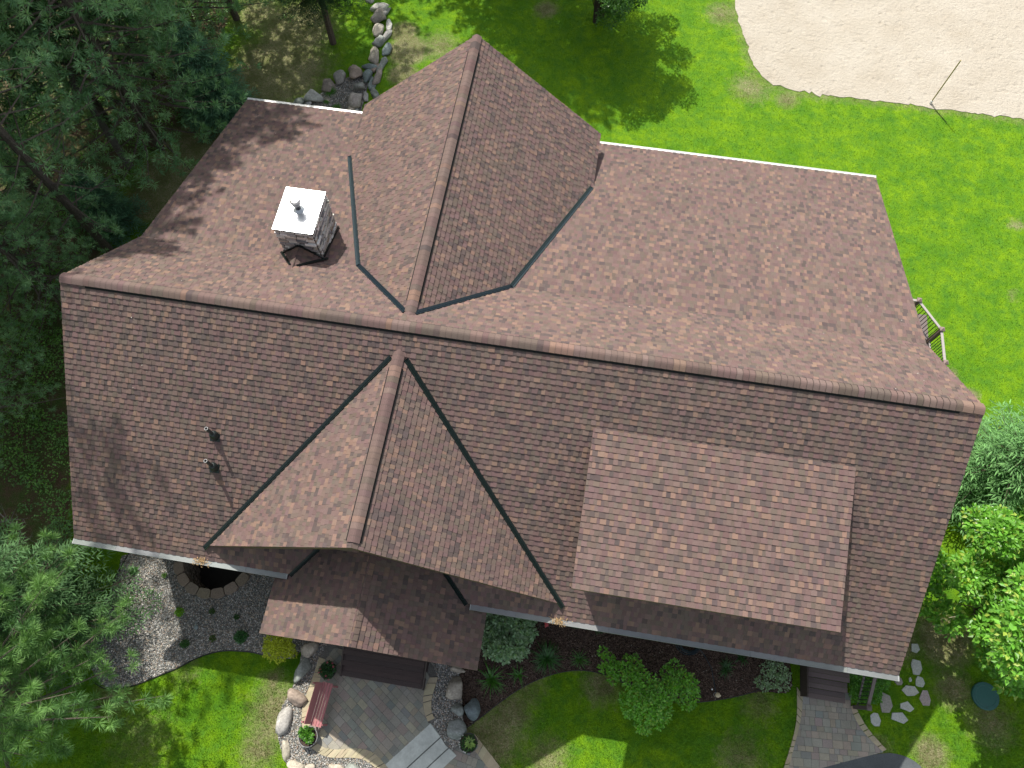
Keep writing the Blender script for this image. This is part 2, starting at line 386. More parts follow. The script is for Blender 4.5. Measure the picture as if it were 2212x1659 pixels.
# beds and paving outlines (world metres, ground plane)
sand_poly = rough_poly([DD(*p) for p in ((1560, -260), (1582, -5), (1594, 40), (1612, 95), (1630, 148), (1655, 176), (1700, 194), (1800, 207), (1905, 219), (2010, 232), (2100, 244), (2212, 258), (2420, 290), (2700, 0), (2500, -400))])
gravel_l = [ZG(*p) for p in ((190, -20), (130, 300), (40, 500), (-150, 800), (-250, 1100), (-140, 1420), (-20, 1560), (180, 1560), (340, 1525), (560, 1430), (780, 1345), (1000, 1225), (1180, 1160), (1340, 1140), (1480, 1148), (1620, 1160), (1720, 1190), (1900, 1230), (2080, 1240), (2200, 1100), (2500, 700), (2500, 200))]
gravel_l = smooth_poly(gravel_l, 2)
gravel_l = [p for p in gravel_l if True]+[]
gl = [V(p.x, min(p.y, -4.9), 0) for p in gravel_l]
plateau = smooth_poly([Z2(*p) for p in ((560, 400), (530, 600), (500, 760), (430, 960), (345, 1080), (310, 1280), (350, 1440), (430, 1640), (900, 1720), (1160, 1640), (1190, 1606), (1400, 1420), (1630, 1212), (1655, 1222), (1730, 1345), (1775, 1420), (1850, 1450), (1915, 1330), (1915, 1200), (1905, 1000), (1880, 800), (1860, 600), (1800, 300))])
mulch = smooth_poly([Z3(*p) for p in ((-700, 0), (-100, 150), (900, 200), (2100, 480), (2640, 620), (2760, 640), (2800, 900), (2720, 960), (2540, 930), (2400, 960), (2200, 1000), (2000, 1030), (1800, 1030), (1500, 940), (1330, 860), (1150, 780), (960, 748), (780, 770), (620, 820), (450, 900), (250, 1040), (80, 1180), (-60, 1280), (-130, 1330), (-350, 1250), (-300, 600))])
mulch = [V(p.x, min(p.y, -4.9), 0) for p in mulch]
walk = [Z4(*p) for p in ((640, 790), (640, 880), (600, 1080), (560, 1200), (500, 1400), (640, 1400), (760, 1307), (1050, 1235), (1235, 1195), (1140, 1085), (1060, 975), (1010, 880), (985, 820))]
asph = smooth_poly([Z4(*p) for p in ((500, 1400), (760, 1300), (900, 1265), (1050, 1230), (1235, 1198), (1330, 1210), (1420, 1245), (1500, 1310), (1640, 1600), (2100, 3400), (-300, 3600), (0, 1900))], 1)
lowwalk = [Z2(*p) for p in ((1700, 1560), (1860, 1400), (2010, 1330), (2080, 1450), (2230, 1620), (2400, 1850), (1500, 1850))]
# ------------------------------------------------------------------ ground cover map: dryness / forest floor
blobs = []   # (x, y, radius, dry)
for px, py, rad, s in ((640, 60, 1.6, .5), (600, 150, 2.0, .55), (500, 200, 1.5, .35), (420, 300, 1.2, .6), (360, 380, 1.1, .65), (330, 430, 1.0, .6), (560, 30, 1.4, .35), (880, 110, .7, .75), (872, 70, .5, .7), (868, 160, .5, .7), (950, 100, .9, .3), (1180, 20, .5, .45),
        (1560, 30, .8, .3), (1620, 190, .9, .3), (1700, 215, .5, .35), (2195, 485, .25, .45), (2090, 860, .3, .75), (2050, 810, .3, .4), (2190, 640, .25, .3),
        (600, 1540, .9, .42), (560, 1620, .6, .4), (590, 1470, .35, .45), (300, 1600, 1.2, .22), (250, 1500, .6, .4), (400, 1450, .7, .2),
        (1100, 1540, .7, .42), (1060, 1600, .8, .5), (1180, 1640, .7, .35), (1130, 1480, .8, .3), (1300, 1480, .6, .4), (1240, 1420, .5, .3), (1600, 1640, .8, .3), (1000, 1580, .4, .4), (1420, 1500, .6, .2), (1640, 1520, .6, .3),
        (2040, 1380, .8, .5), (2060, 1490, .6, .42), (2140, 1560, .8, .34), (1900, 1620, .4, .35), (2200, 1440, .6, .42), (2010, 1630, .5, .5), (1950, 1390, .6, .42),
        (60, 1060, 1.2, .3), (100, 1100, .8, .3)):
    p = DD(px, py); blobs.append((p.x, p.y, rad, s*(.86 if py > 1380 else 1)))
forest_poly = [DD(*p) for p in ((520, -300), (500, 20), (470, 120), (440, 220), (390, 290), (300, 350), (260, 420), (240, 520), (200, 600), (195, 700), (180, 800), (172, 900), (165, 1050), (150, 1190), (80, 1420), (40, 1500), (-60, 1700), (-400, 1900), (-2600, 1700), (-2800, -900), (500, -1500))]
FP = [(p.x, p.y) for p in forest_poly]
def cover(x, y):
    x = np.asarray(x, float); y = np.asarray(y, float); d = np.full(x.shape, -.04)
    for bx_, by_, r_, s_ in blobs: d = np.maximum(d, s_*1.15*np.exp(-((x-bx_)**2+(y-by_)**2)/(r_*r_)*.8))
    f = inpoly(x, y, FP).astype(float)*.62
    sx = np.array([p.x for p in sand_poly]); sy = np.array([p.y for p in sand_poly])
    ds = np.min((x[..., None]-sx)**2+(y[..., None]-sy)**2, axis=-1); d = np.maximum(d, .24*np.exp(-ds/.2))
    return np.stack([d+.04, f, np.zeros(x.shape)], -1)
def build_ground():
    step = .35; xs = np.arange(-26, 46, step); ys = np.arange(-24, 44, step); X, Y = np.meshgrid(xs, ys)
    nx, ny = len(xs), len(ys); idx = np.arange(nx*ny).reshape(ny, nx)
    f = np.stack([idx[:-1, :-1], idx[:-1, 1:], idx[1:, 1:], idx[1:, :-1]], -1).reshape(-1, 4)
    V_ = np.stack([X.ravel(), Y.ravel(), np.zeros(X.size)], -1); C_ = V_[f].mean(1)
    keep = ~((np.hypot(C_[:, 0]-WX, C_[:, 1]-WY) < WR+.28) & (C_[:, 1] < WALLY+.3))
    f = f[keep]; x0, x1, y0, y1 = xs[0], xs[-1], ys[0], ys[-1]; B = 160; nb = len(V_)
    V_ = np.vstack([V_, [[-B, -B, 0], [B, -B, 0], [B, B, 0], [-B, B, 0], [x0, y0, 0], [x1, y0, 0], [x1, y1, 0], [x0, y1, 0]]])
    f = np.vstack([f, [[nb, nb+1, nb+5, nb+4], [nb+1, nb+2, nb+6, nb+5], [nb+2, nb+3, nb+7, nb+6], [nb+3, nb, nb+4, nb+7]]])
    me = bpy.data.meshes.new('ground'); me.from_pydata(V_.tolist(), [], f.tolist()); me.materials.append(M_LAWN)
    at = me.attributes.new('cover', 'FLOAT_COLOR', 'POINT'); cv = cover(V_[:, 0], V_[:, 1])
    at.data.foreach_set('color', np.hstack([cv, np.ones((len(cv), 1))]).astype(np.float32).ravel())
    me.update(); o = link_mesh('ground', me); o['kind'] = 'structure'; return o
build_ground()
sheet('sand_court', sand_poly, .02, M_SAND, thick=.05)
sheet('gravel_bed', gl, .020, M_GBED, holes=[well_in], thick=.04)
sheet('garden_plateau', plateau, PZ-.03, M_GBED, thick=.2)
sheet('mulch_bed', mulch, .012, M_MULCH, thick=.04)
sheet('asphalt_driveway', asph, .016, M_ASPH, thick=.04)
# ------------------------------------------------------------------ HOUSE
house = empty('house', (11, 1, 0), 'large house under steep brown shingle roofs with crossing gables and a stone chimney', 'house')
sh, sb = MB(), MB()
e = [V(0, 0, H), V(0, -W1, H-D1), V(LX, -W1, H-D1), V(LX, 0, H)]
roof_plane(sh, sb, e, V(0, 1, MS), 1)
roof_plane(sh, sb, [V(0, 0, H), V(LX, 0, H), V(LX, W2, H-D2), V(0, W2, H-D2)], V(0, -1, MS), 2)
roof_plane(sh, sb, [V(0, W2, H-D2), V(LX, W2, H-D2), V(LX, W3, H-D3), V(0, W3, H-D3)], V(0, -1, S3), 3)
main_roof = sh.build('main_roof', M_SHINGLE, house); sb.build('roof_deck', M_WOOD, main_roof)
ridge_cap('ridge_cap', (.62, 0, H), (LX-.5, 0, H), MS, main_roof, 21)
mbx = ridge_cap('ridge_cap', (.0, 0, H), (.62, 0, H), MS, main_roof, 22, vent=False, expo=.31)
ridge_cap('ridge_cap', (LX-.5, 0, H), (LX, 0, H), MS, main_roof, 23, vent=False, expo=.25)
nF = V(0, -MS, 1).normalized(); nB = V(0, MS, 1).normalized(); nB3 = V(0, S3, 1).normalized()
# front cross gable
fx, fz, fy = 8.557, H-.384, -5.25
ya = -(H-fz)/MS; za = fz; GS = .8115
yb = fy+.03; hb = (fz-zr(yb))/GS
sh, sb = MB(), MB()
for s in (-1, 1):
    hf = (fz-zr(fy))/GS
    poly = [V(fx, fy, fz), V(fx, ya, fz), V(fx+s*hf, fy, fz-GS*hf)]
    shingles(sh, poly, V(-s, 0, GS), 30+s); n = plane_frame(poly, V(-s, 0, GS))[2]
    # gable deck: slab reduced to the verge so it never dips through the main roof
    vg = [V(fx, fy, fz), V(fx, fy+.45, fz), V(fx+s*(hf-.3), fy+.45, fz-GS*(hf-.3)), V(fx+s*hf, fy, fz-GS*hf)]
    slab(sb, [p-n*.005 for p in vg], .17, FASCIA)
fgable = sh.build('front_gable_roof', M_SHINGLE, house); sb.build('roof_deck', M_WOOD, fgable)
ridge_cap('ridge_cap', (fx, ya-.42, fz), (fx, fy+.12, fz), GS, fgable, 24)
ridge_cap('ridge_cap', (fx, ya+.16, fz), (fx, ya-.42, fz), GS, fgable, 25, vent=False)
for s in (-1, 1):
    hf = (fz-zr(fy))/GS; t0 = .035; a = V(fx, ya, fz); b = V(fx+s*hf, fy, zr(fy)); nG = V(s*GS, 0, 1).normalized()
    valley('valley_flashing', [a.lerp(b, t0), b.lerp(a, -.012)], [nF], [nG], .085, fgable)
# gable end wall and brackets under front gable
mb = MB(); wy = -4.95
mb.prism([V(fx-3.2, wy, fz-GS*3.2-.2), V(fx+3.2, wy, fz-GS*3.2-.2), V(fx, wy, fz-.2)], V(0, .12, 0), (.17, .13, .095)); mb.build('gable_wall', M_SIDING, fgable)
mb = MB()
for s in (-1, 1):
    mb.bar(V(fx+s*.15, fy+.06, fz-.33), V(fx+s*3.6, fy+.06, fz-GS*3.6-.3), .07, .2, (.13, .08, .055))
mb.bar(V(fx, wy-.02, fz-1.0), V(fx, fy+.05, fz-.45), .14, .14, (.13, .08, .055)); mb.build('verge_board', M_WOOD, fgable)
# back cross gable
gx, gz, gy, gs, ge = 8.5855, H-.3587, 9.95, .8455, 4.05
ya2 = (H-gz)/MS; dxb = (gz-(H-D2))/gs; yv = W2+((H-D2)-(gz-gs*ge))/S3
sh, sb = MB(), MB()
for s in (-1, 1):
    A = V(gx, ya2, gz); B = V(gx+s*dxb, W2, H-D2); C = V(gx+s*ge, yv, gz-gs*ge); D = V(gx+s*ge, gy, gz-gs*ge); E_ = V(gx, gy, gz)
    poly = [A, B, C, D, E_]
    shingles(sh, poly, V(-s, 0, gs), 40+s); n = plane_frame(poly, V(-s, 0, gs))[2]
    sl_ = [V(gx+s*.2, 5.0, gz-gs*.2), V(gx+s*3.0, 5.5, gz-gs*3.0), C+V(0, .15, 0), D, E_]
    slab(sb, [p-n*.005 for p in sl_], .17, FASCIA)
bgable = sh.build('back_gable_roof', M_SHINGLE, house); sb.build('roof_deck', M_WOOD, bgable)
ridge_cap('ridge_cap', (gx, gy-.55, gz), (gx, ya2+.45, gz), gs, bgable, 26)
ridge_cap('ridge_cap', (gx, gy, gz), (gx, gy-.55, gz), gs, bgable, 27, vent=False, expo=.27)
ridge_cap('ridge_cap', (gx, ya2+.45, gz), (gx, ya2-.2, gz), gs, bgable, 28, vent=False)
for s in (-1, 1):
    A = V(gx, ya2, gz); B = V(gx+s*dxb, W2, H-D2); C = V(gx+s*ge, yv, gz-gs*ge); nG = V(s*gs, 0, 1).normalized()
    valley('valley_flashing', [A.lerp(B, .05), B], [nB], [nG], .088, bgable, (.022, .038, .050)); valley('valley_flashing', [B, C.lerp(B, .03)], [nB3], [nG], .088, bgable, (.028, .046, .054))  # back strips tinted bluer, sky reflection put into the colour
mb = MB(); hw_ = ge-.45
mb.prism([V(gx+hw_, gy-.45, 0), V(gx-hw_, gy-.45, 0), V(gx-hw_, gy-.45, gz-gs*hw_-.2), V(gx, gy-.45, gz-.2), V(gx+hw_, gy-.45, gz-gs*hw_-.2)], V(0, -3, 0), (.17, .13, .095))
mb.build('gable_wall', M_SIDING, bgable)
# shed dormer
sx0, sx1, sy0, sy1, sz1 = 13.4346, 19.64, -1.4293, -5.088, H-2.2068; SS = ((zr(sy0))-sz1)/(sy0-sy1)
sh, sb = MB(), MB(); poly = [V(sx0, sy1, sz1), V(sx1, sy1, sz1), V(sx1, sy0, zr(sy0)), V(sx0, sy0, zr(sy0))]
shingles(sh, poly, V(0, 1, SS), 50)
yq = sy0-.35; slab(sb, [p-V(0, 0, .005) for p in (V(sx0, sy1, sz1), V(sx1, sy1, sz1), V(sx1, yq, zr(sy0)+SS*(yq-sy0)), V(sx0, yq, zr(sy0)+SS*(yq-sy0)))], .15, FASCIA)
dorm = sh.build('shed_dormer_roof', M_SHINGLE, house); sb.build('roof_deck', M_WOOD, dorm)
mb = MB(); di = .32
def wq(p, q, c=(.17, .13, .095)): mb.face(p, c)
f0, f1, fyy = sx0+di, sx1-di, sy1+.38
zt = lambda y: sz1+SS*(y-sy1)-.12
mb.face((V(f0, fyy, zr(fyy)-.05), V(f1, fyy, zr(fyy)-.05), V(f1, fyy, zt(fyy)), V(f0, fyy, zt(fyy))), (.17, .13, .095))
for xx in (f0, f1): mb.face((V(xx, fyy, zr(fyy)-.05), V(xx, sy0-.5, zr(sy0-.5)-.05), V(xx, sy0-.5, zt(sy0-.5)), V(xx, fyy, zt(fyy))), (.17, .13, .095))
dw = mb.build('dormer_wall', M_SIDING, dorm)
for k in range(3):
    mb = MB(); cxw = sx0+1.2+k*1.9; mb.box((cxw, fyy-.02, zr(fyy)+.75), (1.1, .05, .8), (.5, .48, .42)); wn = mb.build('window', M_WOOD, dw)
    mb = MB(); mb.box((cxw, fyy-.045, zr(fyy)+.75), (.96, .02, .66), (.03, .04, .045)); mb.build('pane', M_GLASS, wn)
# porch roof
px_, pw, py_, pze, pzr = 8.50, 2.926, -7.165, H-4.983, H-2.643; PS = (pzr-pze)/pw
sh, sb = MB(), MB(); yw = -4.9
for s in (-1, 1):
    poly = [V(px_, py_, pzr), V(px_, yw, pzr), V(px_+s*pw, yw, pze), V(px_+s*pw, py_, pze)]
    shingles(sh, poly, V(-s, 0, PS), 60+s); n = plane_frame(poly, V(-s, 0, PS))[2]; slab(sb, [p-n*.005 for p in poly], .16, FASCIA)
porch = sh.build('porch_roof', M_SHINGLE, house); sb.build('roof_deck', M_WOOD, porch)
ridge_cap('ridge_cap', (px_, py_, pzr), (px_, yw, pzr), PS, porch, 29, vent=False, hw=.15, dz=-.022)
for s in (-1, 1):
    dxe = (pzr-(H-D1))/PS; yt = -4.5; dxt = (pzr-zr(yt))/PS; nG = V(s*PS, 0, 1).normalized()
    valley('valley_flashing', [V(px_+s*dxt, yt, zr(yt)), V(px_+s*dxe, -W1, zr(-W1))+V(s*.02, -.03, -.02)], [nF], [nG], .075, porch)
mb = MB()
for s in (-1, 1):
    mb.box((px_+s*2.35, py_+.35, (pze-.1+.9)/2+.3), (.24, .24, pze-1.0), (.13, .085, .06))
mb.bar(V(px_-2.5, py_+.35, pze-.02), V(px_+2.5, py_+.35, pze-.02), .18, .24, (.13, .085, .06)); mb.build('porch_post', M_WOOD, porch)
mb = MB()
for k in range(12): mb.box((px_, -5.15-k*.145, 1.0), (5.0, .138, .04), vary((.085, .062, .052), R, .1))
mb.box((px_, -5.98, .5), (4.9, 1.65, .92), (.06, .045, .038)); mb.build('porch_floor', M_DECK, porch)
# gutters
def gutter(x0, x1, y, z, out, cov, hw_=.075, lab=None):
    mb = MB(); yc = y+out*hw_; c = (.16, .17, .165)
    mb.box(((x0+x1)/2, yc, z-.055), (x1-x0, 2*hw_-.01, .10), c); k = 0; x = x0
    while x < x1-.02:
        xe = min(x+1.22, x1); mb.box(((x+xe)/2, yc, z+.002), (xe-x-.004, 2*hw_-.03, .012), vary(cov, R, .07)); x = xe
    for q in (-1, 1): mb.box(((x0+x1)/2, yc+q*(hw_-.009), z+.004), (x1-x0, .016, .02), tuple(v*1.1 for v in cov))
    for xx in (x0, x1): mb.box((xx, yc, z-.05), (.012, 2*hw_+.006, .125), (.6, .62, .6))
    return mb.build('gutter', M_GUTTER, main_roof)
dxe = (pzr-(H-D1))/PS
gutter(0, 6.02, -W1, H-D1-.01, -1, (.21, .225, .22)); gutter(px_+dxe+.15, LX, -W1, H-D1-.01, -1, (.21, .225, .22))
gutter(0, gx-ge+.35, W3, H-D3, 1, (.62, .62, .60), .05); gutter(gx+ge-.3, LX, W3, H-D3, 1, (.62, .62, .60), .05)
# downspout
mb = MB(); mb.tube([V(.55, -W1-.1, H-D1-.1), V(.55, -W1+.2, H-D1-.5), V(.55, -5.12, H-D1-.9), V(.55, -5.12, .3), V(.55, -5.4, .1)], .04, 8, (.16, .12, .09)); mb.build('downspout', M_GUTTER, main_roof)
# walls
mb = MB(); zc = H-D1-.15; rr_ = random.Random(5)
def wallrow(p0, p1, zt0, zt1, zb=0):
    d = (p1-p0); z = zb
    while z < max(zt0, zt1):
        zt_ = z+.18; c = vary((.17, .13, .095), rr_, .06)
        def cut(zz):   # horizontal extents at height zz under linear top edge
            return 0, 1
        mb.face((p0+V(0, 0, z), p1+V(0, 0, z), p1+V(0, 0, min(zt_-.01, zt1)), p0+V(0, 0, min(zt_-.01, zt0))), c); z = zt_
wallrow(V(.35, WALLY, 0), V(LX-.35, WALLY, 0), zr(WALLY)-.16, zr(WALLY)-.16); wallrow(V(.35, 9.8, 0), V(LX-.35, 9.8, 0), zr(9.8)-.2, zr(9.8)-.2)
for x in (.35, LX-.35):
    prof = [V(x, WALLY, 0), V(x, WALLY, zr(WALLY)-.16), V(x, 0, H-.2), V(x, W2, H-D2-.16), V(x, 9.8, zr(9.8)-.16), V(x, 9.8, 0)]
    mb.face(prof, (.17, .13, .095))
wall = mb.build('wall', M_SIDING, house)
def window(x, z, w_, h_, y=WALLY, s=-1):
    mb = MB(); mb.box((x, y+s*.03, z), (w_, .06, h_), (.5, .48, .42)); o = mb.build('window', M_WOOD, wall)
    mb = MB()
    for q in (-1, 1): mb.box((x+q*w_*.24, y+s*.065, z), (w_*.42, .02, h_*.86), (.03, .04, .045))
    mb.build('pane', M_GLASS, o)
for x in (2.1, 5.2, 13.2, 16.2): window(x, 2.3, 1.5, 1.3)
for x in (2.5, 15.0, 19.0): window(x, 2.3, 1.6, 1.3, 9.8, 1)
mb = MB(); mb.box((px_, WALLY-.04, 2.05), (1.0, .08, 2.05), (.10, .03, .02)); door = mb.build('front_door', M_WOOD, wall)
mb = MB(); mb.box((19.0, WALLY-.04, 2.05), (.95, .08, 2.05), (.3, .28, .24)); mb.build('side_door', M_WOOD, wall)
# vent pipes
for (bx_, by_, ht) in ((3.98, -2.78, .60), (3.973, -3.46, .62)):
    b = V(bx_, by_, zr(by_)); mb = MB()
    u, v, n = V(1, 0, 0), V(0, 1, MS).normalized(), nF
    q = [b+u*a_*.13+v*c_*.13+n*.026 for a_, c_ in ((-1, -1), (1, -1), (1, 1), (-1, 1))]; mb.prism(q, -n*.012, (.014, .024, .022))
    mb.lathe(b+V(0, 0, -.03), [(.112, .0), (.115, .10), (.108, .17), (.088, .225), (.065, .255), (.048, .262)], 20, (.013, .022, .021)); v1 = mb.build('vent_boot', M_PLAST, main_roof, smooth=False)
    mb = MB(); mb.lathe(b, [(.043, -.05), (.043, ht), (.031, ht), (.031, ht-.3)], 18, (.03, .04, .04)); mb.lathe(b, [(.045, ht-.004), (.045, ht+.003), (.037, ht+.003), (.037, ht-.004)], 18, (.42, .42, .42)); mb.build('vent_pipe', M_PLAST, v1)
    mb = MB(); mb.face([b+V(.038*math.cos(t*.35), .038*math.sin(t*.35), ht-.012) for t in range(18)], (.004, .004, .004)); mb.build('pipe_bore', M_FLAT, v1)
# chimney
cx0, cy0, cw, cd, cz = 4.2129+.03, 2.8088+.03, 1.1201-.06, 1.4008-.06, H-1.0316
PAL_ST = [((.56, .54, .49), 24), ((.68, .66, .61), 26), ((.46, .42, .35), 16), ((.40, .39, .38), 18), ((.22, .21, .21), 10), ((.42, .33, .26), 6), ((.80, .79, .75), 24)]
def stonework(mb, o, u, v, n, L, Hh, seed, pal=PAL_ST, hr=(.045, .10), lr=(.10, .36), dp=(.012, .06), gap=.02):
    r = random.Random(seed); z = 0
    while z < Hh:
        h_ = min(r.uniform(*hr), Hh-z); x = -r.uniform(0, .1)
        if h_ < .02: break
        while x < L:
            l_ = r.uniform(*lr); x0_, x1_ = max(0, x), min(L, x+l_)
            if x1_-x0_ > .03:
                j = lambda: r.uniform(-.008, .008); d_ = r.uniform(*dp)
                top = [o+u*(x0_+gap/2+j())+v*(z+gap/2+j()), o+u*(x1_-gap/2+j())+v*(z+gap/2+j()), o+u*(x1_-gap/2+j())+v*(z+h_-gap/2+j()), o+u*(x0_+gap/2+j())+v*(z+h_-gap/2+j())]
                top = [p+n*(d_+r.uniform(-.008, .008)) for p in top]; mb.prism(top, -n*(d_+.01), vary(pick(pal, r), r, .15))
            x += l_
        z += h_
mb = MB(); zb = 5.0; hh = cz-.03-zb
mb.box((cx0+cw/2, cy0+cd/2, zb+hh/2), (cw, cd, hh), (.06, .055, .05))
stonework(mb, V(cx0, cy0, zb), V(1, 0, 0), V(0, 0, 1), V(0, -1, 0), cw, hh, 1)
stonework(mb, V(cx0+cw, cy0, zb), V(0, 1, 0), V(0, 0, 1), V(1, 0, 0), cd, hh, 2)
stonework(mb, V(cx0+cw, cy0+cd, zb), V(-1, 0, 0), V(0, 0, 1), V(0, 1, 0), cw, hh, 3)
stonework(mb, V(cx0, cy0+cd, zb), V(0, -1, 0), V(0, 0, 1), V(-1, 0, 0), cd, hh, 4)
chim = mb.build('chimney', M_STONE, house)
mb = MB(); cc = V(cx0+cw/2, cy0+cd/2, cz); hx, hy = cw/2+.035, cd/2+.035
cor = [cc+V(a_*hx, b_*hy, 0) for a_, b_ in ((-1, -1), (1, -1), (1, 1), (-1, 1))]; apx = cc+V(0, 0, .028)
for i in range(4): mb.face((cor[i], cor[(i+1) % 4], apx), (.60, .62, .63))
for i in range(4):
    a, b = cor[i], cor[(i+1) % 4]; mb.face((a, a-V(0, 0, .05), b-V(0, 0, .05), b), (.10, .10, .105))  # cap edges tinted dark, their shadow put into the colour
mb.face([c_-V(0, 0, .05) for c_ in cor], (.1, .1, .1)); ccap = mb.build('chimney_cap', M_STEEL, chim)
mb = MB(); mb.lathe(apx-V(0, 0, .01), [(.158, .0), (.150, .012), (.088, .075), (.078, .08)], 24, (.5, .53, .54)); mb.build('storm_collar', M_STEEL, ccap, smooth=False)
mb = MB(); mb.lathe(apx, [(.074, 0), (.074, .27)], 20, (.07, .07, .075)); mb.lathe(apx+V(0, 0, .22), [(.08, 0), (.115, .02), (.118, .08), (.098, .095), (.105, .115), (.145, .14), (.145, .18), (.10, .205), (0.001, .215)], 20, (.40, .39, .38)); mb.build('flue', M_STEEL, ccap)
# cricket behind the chimney, with flashings
def on_plane(px, py, n, p0):
    d = CR @ Vector(((px-1106)/FPX, -(py-829.5)/FPX, -1)); return CAM + d*(n.dot(p0-CAM)/n.dot(d))
cf = cy0-.02
Aa = on_plane(646.6, 529, V(0, 1, 0), V(0, cf, 0)); 
yE = -(Aa.z-H)/MS; Ee = V(Aa.x, yE, Aa.z)
Bl = V(cx0-.12, cf, zr(cf)); Br = V(cx0+cw+.16, cf, zr(cf))
sh = MB()
for s, Bp in ((-1, Bl), (1, Br)):
    sl2 = (Aa.z-Bp.z)/abs(Bp.x-Aa.x); poly = [Ee, Bp, Aa]
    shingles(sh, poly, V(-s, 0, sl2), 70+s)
cr = sh.build('chimney_cricket', M_SHINGLE, chim)
for s, Bp in ((-1, Bl), (1, Br)):
    nn = (Bp-Ee).cross(Aa-Ee).normalized(); nn = nn if nn.z > 0 else -nn
    valley('valley_flashing', [Ee.lerp(Bp, .12), Bp.lerp(Ee, .0)], [nB], [nn], .05, cr)
    mb = MB(); up = V(0, 0, .02)
    mb.bar(Aa+V(0, -.05, .03), Bp.lerp(Aa, .12)+V(0, -.05, .03), .035, .07, (.015, .022, .02)); mb.build('step_flashing', M_METAL, cr)
for xx in (cx0+cw+.055, cx0-.055):
    mb = MB(); mb.bar(V(xx, cy0, zr(cy0)+.05), V(xx, cy0+cd, zr(cy0+cd)+.05), .03, .09, (.015, .022, .02)); mb.build('step_flashing', M_METAL, cr)
# entry steps to porch
mb = MB(); p0 = Z2(850, 800, PZ+.17); p1 = Z2(1553, 915, PZ+.17); xl, xr = p0.x, p1.x; y0 = (p0.y+p1.y)/2; print('steps', p0, p1)
for k in range(4):
    z = PZ+.19+k*.19; yy = y0+k*.30
    if z > 1.0: break
    for q in range(2): mb.box(((xl+xr)/2, yy+.075+q*.152, z-.02), (xr-xl, .146, .036), vary((.072, .052, .047), R, .08))
    mb.box(((xl+xr)/2, yy+.03, z-.13), (xr-xl-.04, .03, .19), (.05, .037, .033))
for xx in (xl-.02, xr+.02): mb.prism([V(xx, y0-.02, PZ), V(xx, y0-.02, PZ+.17), V(xx, y0+1.2, PZ+.85), V(xx, y0+1.3, PZ)], V(.04, 0, 0), (.06, .045, .04))
mb.build('entry_steps', M_DECK, house)
# side steps near the driveway
q0, q1, q2, q3 = Z4(655, 800, .18), Z4(950, 855, .18), Z4(1010, 625, .9), Z4(715, 575, .9); print('side', q0, q1, q2, q3)
mb = MB(); xl, xr = q0.x, q1.x; yb0 = (q0.y+q1.y)/2; zst = .18
k = 0; yy = yb0
while yy < WALLY-.02:
    z = .17*(k//2+1)
    z = min(z, .95)
    mb.box(((xl+xr)/2, yy+.07, z-.02), (xr-xl, .138, .036), vary((.125, .098, .092), R, .1))
    if k % 2 == 0 and z < .94: mb.box(((xl+xr)/2, yy+.02, z-.11), (xr-xl-.03, .03, .16), (.09, .07, .065))
    yy += .145; k += 1
mb.box((xl-.03, (yb0+WALLY)/2, .3), (.04, WALLY-yb0, .6), (.06, .045, .04)); ss = mb.build('side_steps', M_DECK, house)
pst = Z4(1070, 840, .0)
mb = MB(); pxx, pyy = q1.x+.33, yb0-.05
mb.box((pxx, pyy, .5), (.1, .1, 1.0), (.10, .08, .075)); mb.box((pxx, pyy, 1.01), (.15, .15, .03), (.12, .10, .095))
mb.face([V(pxx-.07, pyy-.07, 1.026), V(pxx+.07, pyy-.07, 1.026), V(pxx, pyy, 1.08)], (.13, .1, .1)); mb.face([V(pxx+.07, pyy-.07, 1.026), V(pxx+.07, pyy+.07, 1.026), V(pxx, pyy, 1.08)], (.13, .1, .1))
mb.face([V(pxx+.07, pyy+.07, 1.026), V(pxx-.07, pyy+.07, 1.026), V(pxx, pyy, 1.08)], (.13, .1, .1)); mb.face([V(pxx-.07, pyy+.07, 1.026), V(pxx-.07, pyy-.07, 1.026), V(pxx, pyy, 1.08)], (.13, .1, .1))
mb.bar(V(pxx, pyy, .92), V(pxx, WALLY, 1.75), .09, .04, (.15, .12, .115)); mb.bar(V(pxx, pyy, .22), V(pxx, WALLY, 1.0), .05, .04, (.13, .11, .105))
for k in range(11):
    t = (k+1)/12; a = V(pxx, pyy+(WALLY-pyy)*t, .22+t*.8); mb.bar(a, a+V(0, 0, .7), .02, .02, (.02, .02, .02))
mb.build('stair_railing', M_WOOD, ss)
# deck railing on the right hand gable end
tops = [ZD(370, 160, 2.05), ZD(855, 780, 2.05), ZD(930, 1485, 2.05)]; print('deck', tops)
dk = MB(); dz = 1.05
xin = LX-.4; T = tops
dk.box(((xin+T[1].x)/2, (T[0].y+T[2].y)/2, dz-.06), (T[1].x-xin+.1, abs(T[0].y-T[2].y)+.1, .05), (.16, .13, .12)); 
for k in range(3): dk.box((T[k].x, T[k].y, dz/2), (.1, .1, dz), (.12, .1, .09))
deck = dk.build('side_deck', M_DECK, house)
rl = MB(); WH = (.36, .33, .31)
for p in tops:
    rl.box((p.x, p.y, (dz+1.98)/2), (.11, .11, 1.98-dz), (.16, .12, .105)); rl.box((p.x, p.y, 1.99), (.16, .16, .03), (.23, .17, .155))
    b = [p+V(a_*.078, c_*.078, -.045) for a_, c_ in ((-1, -1), (1, -1), (1, 1), (-1, 1))]; b = [V(q.x, q.y, 2.006) for q in b]
    for i in range(4): rl.face((b[i], b[(i+1) % 4], V(p.x, p.y, 2.075)), (.25, .18, .165))
